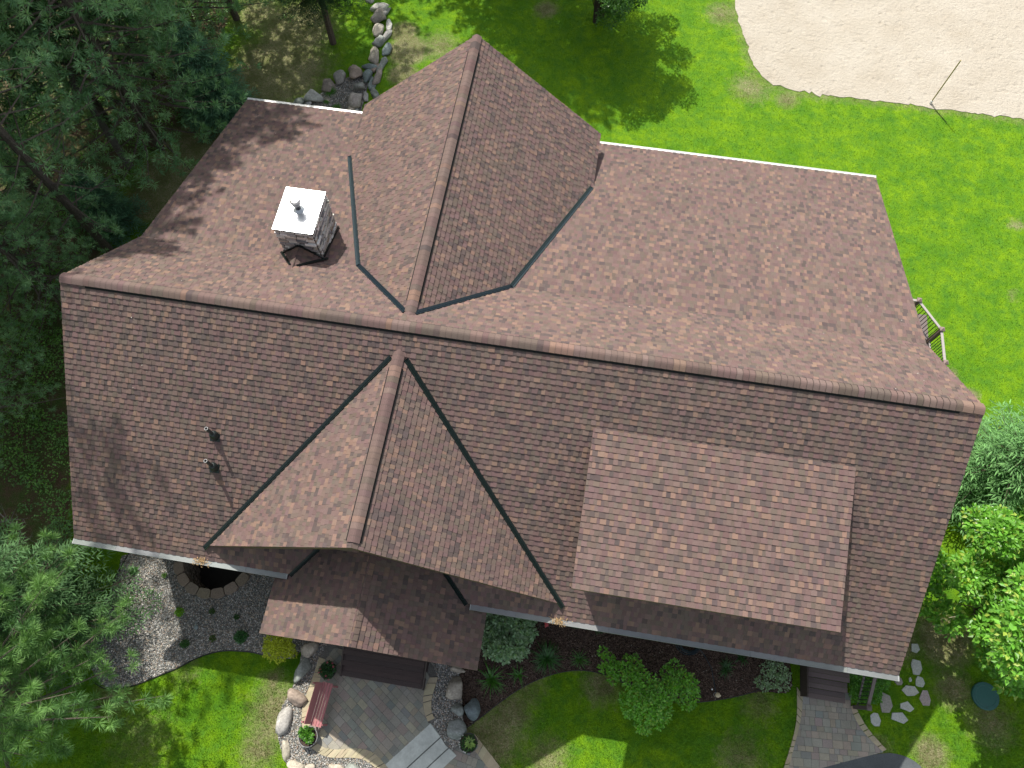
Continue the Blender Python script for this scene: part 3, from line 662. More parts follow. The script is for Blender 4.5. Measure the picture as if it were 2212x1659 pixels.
for a, b in ((tops[0], tops[1]), (tops[1], tops[2])):
    A0, B0 = V(a.x, a.y, 1.93), V(b.x, b.y, 1.93); rl.bar(A0, B0, .085, .035, WH); rl.bar(A0-V(0, 0, .78), B0-V(0, 0, .78), .05, .035, WH)
    nn = int((B0-A0).length/.11)
    for k in range(1, nn): q = A0.lerp(B0, k/nn); rl.bar(q-V(0, 0, .02), q-V(0, 0, .76), .018, .018, (.02, .02, .018))
a = tops[0]; rl.bar(V(a.x, a.y, 1.93), V(xin, a.y, 1.93), .085, .035, WH)
rl.build('deck_railing', M_WOOD, deck)

NR = np.random.RandomState(11)
# ------------------------------------------------------------------ paving
PAL_PV = [((.285, .27, .225), 24), ((.265, .258, .22), 26), ((.24, .245, .215), 14), ((.305, .27, .215), 14), ((.275, .235, .205), 10), ((.215, .225, .205), 8), ((.315, .295, .225), 8)]
def pavers(name, poly, ang, z, seed, pal=PAL_PV, th=.03):
    r = random.Random(seed); ca, sa = math.cos(ang), math.sin(ang)
    P2 = [(p.x*ca+p.y*sa, -p.x*sa+p.y*ca) for p in poly]; mb = MB(); y = min(p[1] for p in P2); k = 0
    slab_z = z-.006
    while y < max(p[1] for p in P2):
        hh_ = (.15, .23, .19)[k % 3]; row = clip(clip(P2, 1, y, True), 1, y+hh_, False)
        if len(row) >= 3:
            x = min(p[0] for p in row)-r.uniform(0, .2); xe = max(p[0] for p in row)
            while x < xe:
                wd = r.choice((.155, .23, .305)); g = .004; cell = clip(clip(row, 0, x+g, True), 0, x+wd-g, False)
                cell = clip(clip(cell, 1, y+g, True), 1, y+hh_-g, False) if len(cell) >= 3 else cell
                if len(cell) >= 3 and area(cell) > 1e-3:
                    zz = z+r.uniform(-.0015, .0015); mb.prism([V(p[0]*ca-p[1]*sa, p[0]*sa+p[1]*ca, zz) for p in cell], V(0, 0, -th), vary(pick(pal, r), r, .1))
                x += wd
        y += hh_; k += 1
    return mb.build(name, M_PAVER)
def resample(pts, step):
    out = [pts[0]]; acc = 0
    for a, b in zip(pts[:-1], pts[1:]):
        n = max(1, int((b-a).length/.02))
        for i in range(1, n+1):
            q = a.lerp(b, i/n); acc += (b-a).length/n
            if acc >= step: out.append(q); acc = 0
    return out
def edging_blocks(mb, inner, outer, step, z, c, seed, th=.08):
    r = random.Random(seed); A = resample(inner, .02); B = resample(outer, .02); n = max(2, int((sum((b-a).length for a, b in zip(A[:-1], A[1:]))+sum((b-a).length for a, b in zip(B[:-1], B[1:])))/2/step))
    fa = lambda t: A[min(len(A)-1, int(t*(len(A)-1)))]; fb = lambda t: B[min(len(B)-1, int(t*(len(B)-1)))]
    for k in range(n):
        t0, t1 = (k+.04)/n, (k+.96)/n; a0, a1, b0, b1 = fa(t0), fa(t1), fb(t0), fb(t1)
        mb.prism([V(p.x, p.y, z+r.uniform(-.003, .003)) for p in (a0, a1, b1, b0)], V(0, 0, -th), vary(c, r, .09))
def curve(pts, it=2):
    pts = [Vector(p) for p in pts]
    for _ in range(it):
        q = [pts[0]]
        for a, b in zip(pts[:-1], pts[1:]): q += [a*.75+b*.25, a*.25+b*.75]
        pts = q+[pts[-1]]
    return pts
inL = curve([Z2(*p, PZ) for p in ((722, 660), (690, 780), (645, 950), (600, 1060), (585, 1180), (600, 1290), (655, 1385))])
ouL = curve([Z2(*p, PZ) for p in ((668, 640), (625, 780), (570, 930), (528, 1040), (512, 1180), (535, 1320), (600, 1425))])
inB = curve([Z2(*p, PZ) for p in ((655, 1385), (710, 1428), (830, 1442), (960, 1425), (1080, 1435), (1160, 1480), (1235, 1562), (1330, 1680))])
ouB = curve([Z2(*p, PZ) for p in ((600, 1425), (690, 1492), (800, 1515), (930, 1505), (1050, 1520), (1110, 1560), (1172, 1605), (1260, 1720))])
inR = curve([Z2(*p, PZ) for p in ((1625, 815), (1590, 880), (1568, 960), (1564, 1060), (1585, 1140), (1612, 1210))])
ouR = curve([Z2(*p, PZ) for p in ((1695, 815), (1672, 890), (1648, 960), (1632, 1060), (1645, 1130), (1668, 1180))])
patio_poly = inL[:]+inB[:]+[Z2(1195, 1610, PZ), Z2(1640, 1205, PZ)]+inR[::-1]+[Z2(1560, 700, PZ), Z2(800, 560, PZ)]
patio = pavers('patio', patio_poly, math.radians(-34), PZ, 3); patio['kind'] = 'structure'
sheet('patio_joint_sand', patio_poly, PZ-.008, M_GBED, None, tint=(.1, .1, .1), parent=patio)
mb = MB(); BUFF = (.40, .345, .235)
edging_blocks(mb, inL, ouL, .135, PZ+.004, BUFF, 1); edging_blocks(mb, inB, ouB, .125, PZ+.004, BUFF, 2); edging_blocks(mb, inR, ouR, .17, PZ+.004, BUFF, 3)
mb.build('patio_edging', M_PAVER, patio)
wk_l_in = curve([Z4(*p) for p in ((648, 800), (635, 960), (600, 1100), (540, 1330))]); wk_l_out = curve([Z4(*p) for p in ((605, 735), (608, 950), (578, 1100), (505, 1330))])
wk_r_in = curve([Z4(*p) for p in ((985, 872), (1010, 950), (1070, 1050), (1140, 1125), (1215, 1195))]); wk_r_out = curve([Z4(*p) for p in ((1015, 862), (1045, 930), (1105, 1030), (1175, 1110), (1240, 1180))])
walkp = wk_l_in+[Z4(760, 1312), Z4(1050, 1236)]+wk_r_in[::-1]+[Z4(990, 780), Z4(650, 740)]
walkway = pavers('walkway', walkp, math.radians(4), .03, 5); walkway['kind'] = 'structure'
sheet('walkway_joint_sand', walkp, .020, M_GBED, None, tint=(.1, .1, .1), parent=walkway)
mb = MB(); edging_blocks(mb, wk_l_in, wk_l_out, .17, .034, BUFF, 4); edging_blocks(mb, wk_r_in, wk_r_out, .17, .034, BUFF, 5); mb.build('walkway_edging', M_PAVER, walkway)
lw = pavers('lower_walkway', lowwalk, math.radians(-10), .03, 6); lw['kind'] = 'structure'
mb = MB(); edging_blocks(mb, curve([Z2(1975, 1400), Z2(2110, 1570), Z2(2240, 1760)]), curve([Z2(2010, 1300), Z2(2150, 1480), Z2(2310, 1690)]), .17, .034, BUFF, 7); mb.build('walkway_edging', M_PAVER, lw)
sheet('walkway_joint_sand', lowwalk, .020, M_GBED, None, tint=(.1, .1, .1), parent=lw)
# concrete slab steps
cs = empty('concrete_steps', tuple(ZQ(1300, 1200)), 'three pale cast concrete slab steps leading down from the paver patio', 'steps')
dr = (ZQ(790, 1659)-ZQ(1330, 1165)).normalized()*2.6
CP = [ZQ(1170, 950), ZQ(1330, 1165), ZQ(1450, 1335), ZQ(1577, 1460)]
for k in range(3):
    z = PZ-.005-.05*k; a, b = CP[k], CP[k+1]; a2 = a-(b-a).normalized()*.02 if k else a
    q = [V(a2.x, a2.y, z), V(b.x, b.y, z), V(b.x+dr.x, b.y+dr.y, z), V(a2.x+dr.x, a2.y+dr.y, z)]; mb = MB()
    ins = [p.lerp((q[0]+q[2])/2, .012) for p in q]; mb.face(ins[::-1] if False else ins, (.50, .53, .49))
    mb.face([ins[0], ins[1], q[1]-V(0, 0, .008), q[0]-V(0, 0, .008)], (.42, .45, .42)); mb.face([ins[1], ins[2], q[2]-V(0, 0, .008), q[1]-V(0, 0, .008)], (.42, .45, .42))
    mb.prism([p-V(0, 0, .008) for p in q], V(0, 0, -z+.002), (.34, .37, .34))
    if k:
        g = (b-a).normalized(); a3 = a+g*.004; n0 = [V(a3.x, a3.y, z+.003), V(a3.x+g.x*.028, a3.y+g.y*.028, z+.003)]; n0 += [p+dr for p in reversed(n0)]; mb.face(n0, (.10, .105, .095))
    mb.build('step', M_CONC, cs)
# ------------------------------------------------------------------ rocks
import bmesh
def rock_mesh(seed, flat=.75, rough=.22, sub=3):
    bm = bmesh.new(); bmesh.ops.create_icosphere(bm, subdivisions=sub, radius=1); r = np.random.RandomState(seed)
    dirs = r.normal(size=(9, 3)); dirs /= np.linalg.norm(dirs, axis=1)[:, None]; lv = r.uniform(.62, 1.0, 9)*(1-rough*.5)
    ph = r.uniform(0, 6, 6)
    for v in bm.verts:
        p = np.array(v.co); d = dirs@p; m = 1.0
        for k in range(9):
            if d[k] > 1e-3: m = min(m, .30/rough*lv[k]*.9/max(d[k], 1e-3) if rough < .3 else lv[k]/d[k])
        m = min(m, 1.0)
        m *= 1+.05*math.sin(3.1*p[0]+ph[0])+.05*math.sin(3.7*p[1]+ph[1])+.025*math.sin(7*p[2]+6*p[0]+ph[2])
        v.co = Vector((p[0]*m, p[1]*m, p[2]*m*flat))
    me = bpy.data.meshes.new('rock'); bm.to_mesh(me); bm.free(); return me
def rock(name, x, y, z, rx, ry, rz_, ang, col, seed, label, cat, group=None, rough=.45, sink=.28, col2=None):
    me = rock_mesh(seed, 1.0, rough); me.materials.append(M_ROCK); r = np.random.RandomState(seed+99); n = len(me.polygons)
    me.polygons.foreach_set('use_smooth', [True]*n)
    cc_ = np.zeros(n*3, np.float32); me.polygons.foreach_get('center', cc_); cc_ = cc_.reshape(-1, 3)
    t = np.tile(np.array(col, np.float32), (n, 1))*(1+r.uniform(-.04, .04, (n, 1)))
    if col2 is not None:
        msk = (np.sin(cc_[:, 0]*4+cc_[:, 2]*3+seed)+.6*np.sin(cc_[:, 1]*6+seed*2)) > .75; t[msk] = np.array(col2)
    at = me.attributes.new('tint', 'FLOAT_COLOR', 'FACE'); at.data.foreach_set('color', np.hstack([t, np.ones((n, 1))]).astype(np.float32).ravel())
    for v in me.vertices: v.co = Vector((v.co.x*rx, v.co.y*ry, v.co.z*rz_))
    o = link_mesh(name, me); o.location = (x, y, z+rz_*(1-2*sink)*1.0); o.rotation_euler = (0, 0, ang)
    return tag(o, label, cat, group)
def rock_at(F_, cx, cy, rx, ry, ang, col, seed, label, hgt=None, z=0, group=None, **k):
    h = hgt
    c = F_(cx, cy, z); mrx = (F_(cx+rx, cy, z)-c).length; mry = (F_(cx, cy+ry, z)-c).length
    if h is None: h = min(mrx, mry)*.85
    c = F_(cx, cy, z+h*.55)
    return rock('boulder' if max(mrx, mry) > .22 else 'rock', c.x, c.y, z, mrx*1.24, mry*1.24, h*1.1, math.radians(ang), col, seed, label, 'boulder' if max(mrx, mry) > .22 else 'rock', group, **k)
WHT, TAN, BRN, GRY, GRN, BLU = (.62, .60, .54), (.46, .41, .33), (.30, .24, .195), (.36, .35, .325), (.25, .27, .245), (.20, .24, .235)
G1 = 'boulders of the dry stone wall behind the house'
ROCKS = ((1305, 92, 112, 76, 10, WHT, 'large cream white boulder, topmost big one of the stone line behind the house', 0), (1400, 165, 40, 72, 20, GRY, 'small grey rock tucked right of the topmost cream boulder', 0), (1285, 238, 105, 95, 0, (.30, .27, .235), 'broad grey tan boulder just below the topmost cream boulder', 0), (1425, 325, 48, 88, -8, WHT, 'pale egg shaped boulder on the right edge of the upper stone line', 1),
 (1292, 428, 88, 86, 0, (.46, .42, .35), 'cream round boulder in the middle of the stone line', 1), (1405, 490, 42, 98, 8, GRY, 'narrow grey brown boulder right of the cream round one', 1), (1282, 585, 82, 82, 0, (.25, .265, .24), 'smooth round grey boulder halfway down the stone line', 0), (1388, 690, 58, 92, 10, BLU, 'blue green egg shaped boulder on the lawn side of the stone line', 1), (1247, 762, 74, 112, -8, TAN, 'tall oval tan boulder with leaf litter on its left side', 0),
 (1350, 870, 55, 115, 8, GRN, 'rough dark green grey boulder beside the tan oval one', 1), (1168, 922, 86, 50, 5, BLU, 'flat blue green rock at the bend of the stone line', 0), (1243, 935, 42, 72, 20, BRN, 'narrow tan rock wedged right of the flat blue green rock', 0), (1285, 1070, 55, 120, 5, (.25, .215, .19), 'long upright brown grey boulder at the outside of the bend', 1), (968, 988, 142, 84, 10, BRN, 'large banded brown boulder lying lengthwise above the gravel', 0),
 (1140, 1050, 72, 72, 0, BLU, 'angular blue green rock just right of the banded brown boulder', 0), (1195, 1155, 62, 98, -10, (.19, .225, .215), 'two toned green grey boulder next to the gravel pocket', 0), (750, 1080, 96, 80, 0, (.30, .285, .255), 'grey beige domed boulder left of the banded brown one', 0), (592, 1165, 112, 76, 15, (.265, .225, .19), 'flat tan brown boulder behind the grass tuft', 0), (1050, 1190, 78, 70, 0, (.235, .235, .215), 'dull grey square boulder inside the bend', 0),
 (1228, 1265, 60, 74, -20, GRN, 'mossy grey boulder beside the back gable verge', 1), (985, 1360, 95, 105, 0, (.37, .33, .30), 'big beige grey boulder touching the back gable roof in view', 0), (1120, 1312, 45, 78, -10, GRY, 'small mottled grey rock right of the big beige one', 0), (410, 1325, 108, 84, 12, (.42, .43, .40), 'pale angular white grey boulder near the white gutter', 0), (200, 1392, 92, 58, -5, (.22, .25, .22), 'greenish flat boulder at the left end of the rock row', 0),
 (330, 1432, 56, 46, 0, (.32, .32, .31), 'small light grey rock between the greenish and pale boulders', 0), (908, 1502, 58, 40, 10, TAN, 'small tan rock peeping over the back gutter', 0), (990, 1512, 40, 34, 0, (.40, .41, .39), 'small white grey rock at the gutter end by the gable', 0), (1165, 10, 82, 26, 0, GRY, 'grey slab rock at the very top edge of the photo', 0))
for k, (cx_, cy_, rx, ry, an, col, lb, q) in enumerate(ROCKS):
    rock_at(ZR, cx_, cy_, rx, ry, -an, col, 100+k, lb, group=G1, col2=tuple(v*1.25 for v in col), rough=.5 if k % 3 else .7)
G2 = 'boulders around the front patio'
PROCKS = ((597, 560, 70, 78, 0, (.37, .33, .27), 'cream tan boulder just below the porch eave, left of the steps', .12, .2), (515, 760, 66, 118, 12, GRN, 'rugged grey green boulder between lawn corner and gravel', .12, .25), (458, 980, 98, 86, -20, BRN, 'brown weathered boulder half in sun beside the gravel', .1, .2), (347, 1205, 60, 122, 8, (.34, .325, .30), 'pale grey oval boulder at the lawn edge', .05, .28),
 (392, 1452, 36, 116, -18, (.42, .385, .31), 'long thin cream rock slanting along the gravel edge', .05, .16), (475, 1590, 78, 50, 5, (.50, .45, .36), 'cream boulder cut by the bottom edge of the photo', .08, .2), (597, 1602, 46, 34, 0, (.48, .43, .35), 'small cream rock at the bottom edge right of the cream boulder', .1, .12), (800, 1596, 66, 36, 0, TAN, 'tan rock below the curved patio edging', .1, .12), (955, 1592, 62, 42, 0, (.28, .30, .27), 'grey green rock below the curved edging next to the tan one', .1, .14),
 (1865, 748, 62, 34, 0, TAN, 'flat tan rock half under the porch roof corner', .1, .14), (1852, 915, 66, 112, 6, (.38, .34, .28), 'long beige boulder between gravel and mulch', .12, .22), (1860, 1090, 54, 58, 0, (.25, .27, .25), 'small round grey boulder left of the inscribed one', .12, .2), (1850, 1272, 92, 84, 15, (.26, .28, .265), 'large round grey boulder beside the concrete steps', .1, .28))
for k, (cx_, cy_, rx, ry, an, col, lb, z_, hh_) in enumerate(PROCKS):
    rock_at(Z2, cx_, cy_, rx, ry, -an, col, 300+k, lb, hgt=hh_, z=z_, group=G2, col2=tuple(v*1.2 for v in col), rough=.65 if k in (1, 2, 0, 9) else .42)
ins = rock_at(Z2, 1985, 1098, 66, 92, -22, (.165, .20, .21), 340, 'smooth blue grey boulder with a line of engraved writing', hgt=.27, z=.08, group=G2, rough=.38)
mb = MB(); rr_ = random.Random(3)
for row, (ox, n, hgt_, cc0) in enumerate(((0, 7, .045, (.03, .04, .042)), (.07, 9, .02, (.08, .10, .10)), (.11, 8, .02, (.08, .10, .10)))):
    for k in range(n):
        a = ZQ(1795+k*118/n+ox*500, 835-k*108/n+ox*420, .36-ox*.5)
        for q in range(2): mb.box((a.x+rr_.uniform(-.008, .008), a.y+rr_.uniform(-.006, .006), a.z), (.006, hgt_*rr_.uniform(.5, 1), .006), cc0, rz=math.radians(-45+rr_.choice((0, 90, 20, -30))))
mb.build('inscription', M_FLAT, ins)
# flagstones
FL = ((930, 160, 54, 90, 'largest tall pale flagstone nearest the tree side'), (848, 305, 16, 26, 'tiny pale stone chip between flagstones'), (960, 330, 44, 62, 'wedge shaped pale flagstone, second down the right side'), (838, 438, 82, 62, 'broad kite shaped flagstone in the middle of the group'), (1022, 520, 54, 82, 'pinkish grey flagstone at the right of the group'), (560, 592, 62, 108, 'long dull grey flagstone against the green groundcover'),
      (808, 630, 62, 60, 'squarish pale green flagstone below the kite shaped one'), (722, 755, 86, 60, 'wide diamond flagstone lowest in the group'), (430, 782, 50, 76, 'narrow pale flagstone nearest the walkway edging'), (705, 318, 40, 46, 'small flagstone under the gutter corner'), (905, -70, 46, 50, 'flagstone highest up beside the roof edge'))
for k, (cx_, cy_, rx, ry, lb) in enumerate(FL):
    c = ZS(cx_, cy_); mx_ = (ZS(cx_+rx, cy_)-c).length*1.15; my_ = (ZS(cx_, cy_+ry)-c).length*1.15; rr_ = random.Random(60+k); pts = []; n = rr_.choice((5, 6, 7))
    for q in range(n):
        t = 2*math.pi*(q+rr_.uniform(-.25, .25))/n; f = rr_.uniform(.88, 1.2); pts.append(V(c.x+mx_*math.cos(t)*f, c.y+my_*math.sin(t)*f, .035))
    mb = MB(); col = vary((.40, .34, .33) if k == 4 else (.29, .28, .255) if k in (5, 9) else (.44, .46, .42), rr_, .06); mb.prism(pts, V(0, 0, -.05), col)
    tag(mb.build('flagstone', M_STONE), lb, 'flagstone', 'flagstones set in the lawn')
# septic lid
c = ZS(1750, 502, .05); mb = MB(); mb.lathe((c.x, c.y, 0), [(.40, 0), (.40, .07), (.385, .085), (.30, .088), (.29, .082), (.02, .084), (.001, .084)], 40, (.018, .10, .085))
for k in range(8): mb.box((c.x+.34*math.cos(k*.785), c.y+.34*math.sin(k*.785), .088), (.03, .03, .012), (.02, .08, .07))
tag(mb.build('tank_lid', M_PLAST), 'round dark green plastic tank lid lying in the right lawn', 'lid')
# ------------------------------------------------------------------ window well
ww = empty('window_well', (WX, WY, 0), 'deep half round window well of stacked brown stone blocks under the left eave', 'window well')
a0 = math.asin((WALLY+.05-WY)/WR) if abs(WALLY+.05-WY) < WR else 0
nb = 9; tot = math.pi+2*a0; rr_ = random.Random(9)
for k in range(nb):
    t0 = math.pi-a0+tot*k/nb; t1 = t0+tot/nb*.93; ri, ro = WR-.15, WR+.15; tm = (t0+t1)/2; pts = []
    for rad, t in ((ri, t0+.05), (ri+.04, t0), (ro-.05, t0+.0), (ro, t0+.07), (ro+.01, tm), (ro, t1-.07), (ro-.05, t1), (ri+.04, t1), (ri, t1-.05)): pts.append(V(WX+rad*math.cos(t), WY+rad*math.sin(t), .13+rr_.uniform(-.006, .006)))
    mb = MB(); mb.prism(pts, V(0, 0, -.15), vary((.27, .22, .165), rr_, .1)); mb.build('cap_stone', M_STONE, ww)
mb = MB()
for row in range(10):
    z1_ = -.02-row*.14; nn = 15; sh_ = (row % 2)*.5
    for k in range(-1, nn+1):
        t0 = math.pi-a0+tot*(k+sh_)/nn; t1 = t0+tot/nn*.94
        if t0 < math.pi-a0-.05 or t1 > 2*math.pi+a0+.1: continue
        ri = WR-.10+rr_.uniform(-.03, .03); pts = [V(WX+rad*math.cos(t), WY+rad*math.sin(t), z1_) for rad, t in ((WR+.14, t0), (WR+.14, t1), (ri+.05, t1), (ri, (t0*.3+t1*.7)), (ri, (t0*.7+t1*.3)), (ri+.05, t0))]
        mb.prism(pts[::-1], V(0, 0, -.13), vary((.40, .34, .27), rr_, .14), skip_bottom=False)
mb.build('block_wall', M_STONE, ww)
mb = MB(); mb.face([V(p.x, p.y, -1.4) for p in well_loop(WR)], (.05, .045, .04)); mb.face([V(WX-1.5, WALLY+.02, -1.4), V(WX+1.5, WALLY+.02, -1.4), V(WX+1.5, WALLY+.02, .1), V(WX-1.5, WALLY+.02, .1)], (.16, .15, .14)); mb.build('well_floor', M_CONC, ww)
# ------------------------------------------------------------------ scatter: gravel, mulch chips, grass
def inside_frame(x, y, z=0, mx=60):
    P = np.stack([x-CAM.x, y-CAM.y, np.full_like(x, z-CAM.z)], -1); M_ = np.array(CR); q = P@M_
    u = 1106+FPX*q[:, 0]/-q[:, 2]; v = 829.5-FPX*q[:, 1]/-q[:, 2]; return (u > -mx) & (u < 2212+mx) & (v > -mx) & (v < 1659+mx)
def scatter_poly(poly, dens, excl=(), zcut=-5.0):
    xs = [p.x for p in poly]; ys = [p.y for p in poly]; A_ = (max(xs)-min(xs))*(max(ys)-min(ys)); n = int(A_*dens)
    x = NR.uniform(min(xs), max(xs), n); y = NR.uniform(min(ys), max(ys), n); k = inpoly(x, y, [(p.x, p.y) for p in poly]) & inside_frame(x, y)
    for e_ in excl: k &= ~inpoly(x, y, [(p[0], p[1]) for p in e_])
    return x[k], y[k]
OCT = np.array([[1, 0, 0], [0, 1, 0], [-1, 0, 0], [0, -1, 0], [0, 0, 1.], [0, 0, -.6]]); OF = np.array([[0, 1, 4], [1, 2, 4], [2, 3, 4], [3, 0, 4], [1, 0, 5], [2, 1, 5], [3, 2, 5], [0, 3, 5]])
def pebbles(name, x, y, z, size, pal, mat, flat=.6, elong=1.3, lab=None):
    n = len(x); s = NR.uniform(.6, 1.25, n)*size; an = NR.uniform(0, 6.28, n); el = NR.uniform(1, elong, n)
    base = OCT[None]*np.stack([s*el, s, s*flat], -1)[:, None, :]; base = base*(1+NR.uniform(-.25, .25, base.shape))
    tl = NR.uniform(-.6, .6, n); yy_ = base[..., 1]*np.cos(tl)[:, None]-base[..., 2]*np.sin(tl)[:, None]; zz_ = base[..., 1]*np.sin(tl)[:, None]+base[..., 2]*np.cos(tl)[:, None]
    xx_ = base[..., 0]*np.cos(an)[:, None]-yy_*np.sin(an)[:, None]; y2 = base[..., 0]*np.sin(an)[:, None]+yy_*np.cos(an)[:, None]
    v = np.stack([xx_+x[:, None], y2+y[:, None], zz_+(z if np.isscalar(z) else z[:, None])], -1).reshape(-1, 3)
    f = (OF[None]+(np.arange(n)*6)[:, None, None]).reshape(-1, 3); pc_ = np.array([c for c, _ in pal]); pw_ = np.array([w_ for _, w_ in pal], float); ci = NR.choice(len(pal), n, p=pw_/pw_.sum())
    t = np.repeat(pc_[ci]*NR.uniform(.8, 1.2, (n, 1)), 8, 0); o = arr_mesh(name, v, f, t, mat); o['kind'] = 'stuff'
    if lab: o['label'] = lab
    return o
PAL_G = [((.36, .35, .32), 26), ((.26, .255, .24), 24), ((.15, .155, .15), 14), ((.42, .36, .28), 14), ((.30, .22, .17), 8), ((.58, .56, .53), 13), ((.21, .235, .225), 10)]
welo = well_loop(WR+.14)
patio_full = [Vector(p) for p in ouL+ouB]+[Z2(1195, 1700), Z2(1668, 1190)]+ouR[::-1]+[Z2(1600, 600), Z2(760, 500)]
conc_poly = [CP[0], CP[3], CP[3]+dr, CP[0]+dr]
x, y = scatter_poly(gl, 1150, [welo, [(p.x, p.y) for p in plateau]]); z = np.full(len(x), .03)
x2, y2 = scatter_poly(plateau, 1300, [patio_full, conc_poly, lowwalk]); z2 = np.full(len(x2), PZ-.018)
rgb_ = smooth_poly([ZR(*p) for p in ((300, 1480), (520, 1260), (700, 1150), (880, 1060), (1060, 1010), (1150, 1100), (1140, 1230), (1060, 1480), (1040, 1700), (300, 1700))])
sheet('rock_garden_bed', rgb_, .015, M_GBED); x3, y3 = scatter_poly(rgb_, 1150); z3 = np.full(len(x3), .03)
pebbles('river_gravel', np.concatenate([x, x2, x3]), np.concatenate([y, y2, y3]), np.concatenate([z, z2, z3]), .024, PAL_G, M_GRAVEL, lab='loose grey and tan river gravel filling the beds beside the house')
x, y = scatter_poly(mulch, 700, [(p.x, p.y) for p in []] and [] or [[(p.x, p.y) for p in plateau], [(p.x, p.y) for p in walkp]]); pebbles('mulch_chips', x, y, .018, .022, [((.08, .052, .04), 5), ((.115, .08, .062), 4), ((.16, .115, .09), 2), ((.045, .033, .027), 4), ((.24, .21, .17), .25)], M_MULCHCHIP, .3, 2.4, lab='dark brown bark mulch under the front shrubs')
# black landscape edging
mb = MB(); ed = [p for p in gravel_l if p.y < -5.6]; seg = [p for p in gravel_l if p.x < Z2(560, 620).x+.2]
edge_pts = curve([ZG(*p, .03) for p in ((330, -40), (250, 60), (190, 160), (120, 290), (60, 420))]); mb.tube(edge_pts, .022, 6, (.014, .014, .014))
tag(mb.build('landscape_edging', M_PLAST), 'straight black edging strip between shaded lawn and gravel under the eave', 'edging')
mb = MB(); mb.tube(curve([ZG(*p, .028) for p in ((-140, 1500), (-20, 1575), (180, 1562), (340, 1525), (560, 1430), (780, 1345), (1000, 1225), (1180, 1165), (1340, 1142), (1480, 1150), (1620, 1162), (1760, 1200))]), .02, 6, (.014, .014, .014))
tag(mb.build('landscape_edging', M_PLAST), 'curving black edging strip between gravel bed and front left lawn', 'edging')
mb = MB(); mb.tube(curve([Z3(*p, .02) for p in ((-130, 1325), (80, 1178), (250, 1040), (450, 900), (620, 820), (780, 770), (960, 748), (1150, 780), (1330, 860), (1500, 940), (1800, 1032), (2000, 1032), (2200, 1002), (2400, 962), (2600, 880))]), .013, 6, (.03, .025, .022))
tag(mb.build('landscape_edging', M_PLAST), 'dark edging strip curving between mulch bed and middle front lawn', 'edging')
def blades():
    parts = []
    for (x0_, x1_, y0_, y1_, dens) in ((-9, 36, -14, -3, 1000), (-9, 38, -3, 34, 260)):
        n = int((x1_-x0_)*(y1_-y0_)*dens); x = NR.uniform(x0_, x1_, n); y = NR.uniform(y0_, y1_, n); k = inside_frame(x, y, 0, 20)
        k &= ~((x > .2) & (x < LX-.2) & (y > WALLY-.3) & (y < 9.9)); x, y = x[k], y[k]; k = np.ones(len(x), bool)
        for e_ in (sand_poly, gl, plateau, mulch, asph, walkp, lowwalk, rgb_): k &= ~inpoly(x, y, [(p.x, p.y) for p in e_])
        fo = inpoly(x, y, FP); k &= ~(fo & (NR.rand(len(x)) < .75)); parts.append((x[k], y[k]))
    x = np.concatenate([p[0] for p in parts]); y = np.concatenate([p[1] for p in parts]); n = len(x); print('blades', n)
    h = NR.uniform(.025, .06, n); a = NR.uniform(0, 6.28, n); wv = NR.uniform(.006, .013, n); l = NR.uniform(0, .04, n); la = NR.uniform(0, 6.28, n)
    p0 = np.stack([x-np.cos(a)*wv, y-np.sin(a)*wv, np.zeros(n)], -1); p1 = np.stack([x+np.cos(a)*wv, y+np.sin(a)*wv, np.zeros(n)], -1); p2 = np.stack([x+np.cos(la)*l, y+np.sin(la)*l, h], -1)
    v = np.stack([p0, p1, p2], 1).reshape(-1, 3); f = np.arange(3*n).reshape(-1, 3); cv = np.zeros((n, 3))
    for i in range(0, n, 20000): cv[i:i+20000] = cover(x[i:i+20000], y[i:i+20000])
    o = arr_mesh('grass', v, f, np.ones((n, 3))*.5, M_BLADE, extra=cv); o['kind'] = 'stuff'; o['label'] = 'short mown lawn grass around the house'
blades()
# ------------------------------------------------------------------ foliage builders (numpy)
def unit(a): return a/np.maximum(1e-9, np.linalg.norm(a, axis=-1, keepdims=True))
class Fo:
    """collects triangles / quads of foliage with tints"""
    def __init__(s): s.v = []; s.f = []; s.t = []; s.n = 0
    def quads(s, P, T):       # P (n,4,3)
        n = len(P)
        if n == 0: return
        s.v.append(P.reshape(-1, 3)); s.f.append(np.arange(n*4).reshape(-1, 4)+s.n); s.t.append(T); s.n += n*4
    def leaves(s, C, D, U, L, W_, T, fold=.25):
        """two folded halves per leaf"""
        S = unit(np.cross(D, U)); U2 = np.cross(S, D); L = L[:, None]; W_ = W_[:, None]
        tip = C+D*L-U2*L*.12; mid = C+D*L*.5; a = mid+S*W_+U2*W_*fold; b = mid-S*W_+U2*W_*fold
        s.quads(np.stack([C, a, tip, mid], 1), T); s.quads(np.stack([C, mid, tip, b], 1), T*.93)
    def needles(s, C, D, L, W_, T):
        r = unit(np.random.RandomState(len(C)).normal(size=D.shape)); S = unit(np.cross(D, r)); tip = C+D*L[:, None]; m = C+D*(L*.4)[:, None]
        s.quads(np.stack([C, m+S*W_[:, None], tip, m-S*W_[:, None]], 1), T)
    def mesh(s, name, mat, parent=None):
        return arr_mesh(name, np.concatenate(s.v), np.concatenate(s.f), np.clip(np.concatenate(s.t), .002, 1), mat, parent)
def rnd_unit(rs, n): return unit(rs.normal(size=(n, 3)))
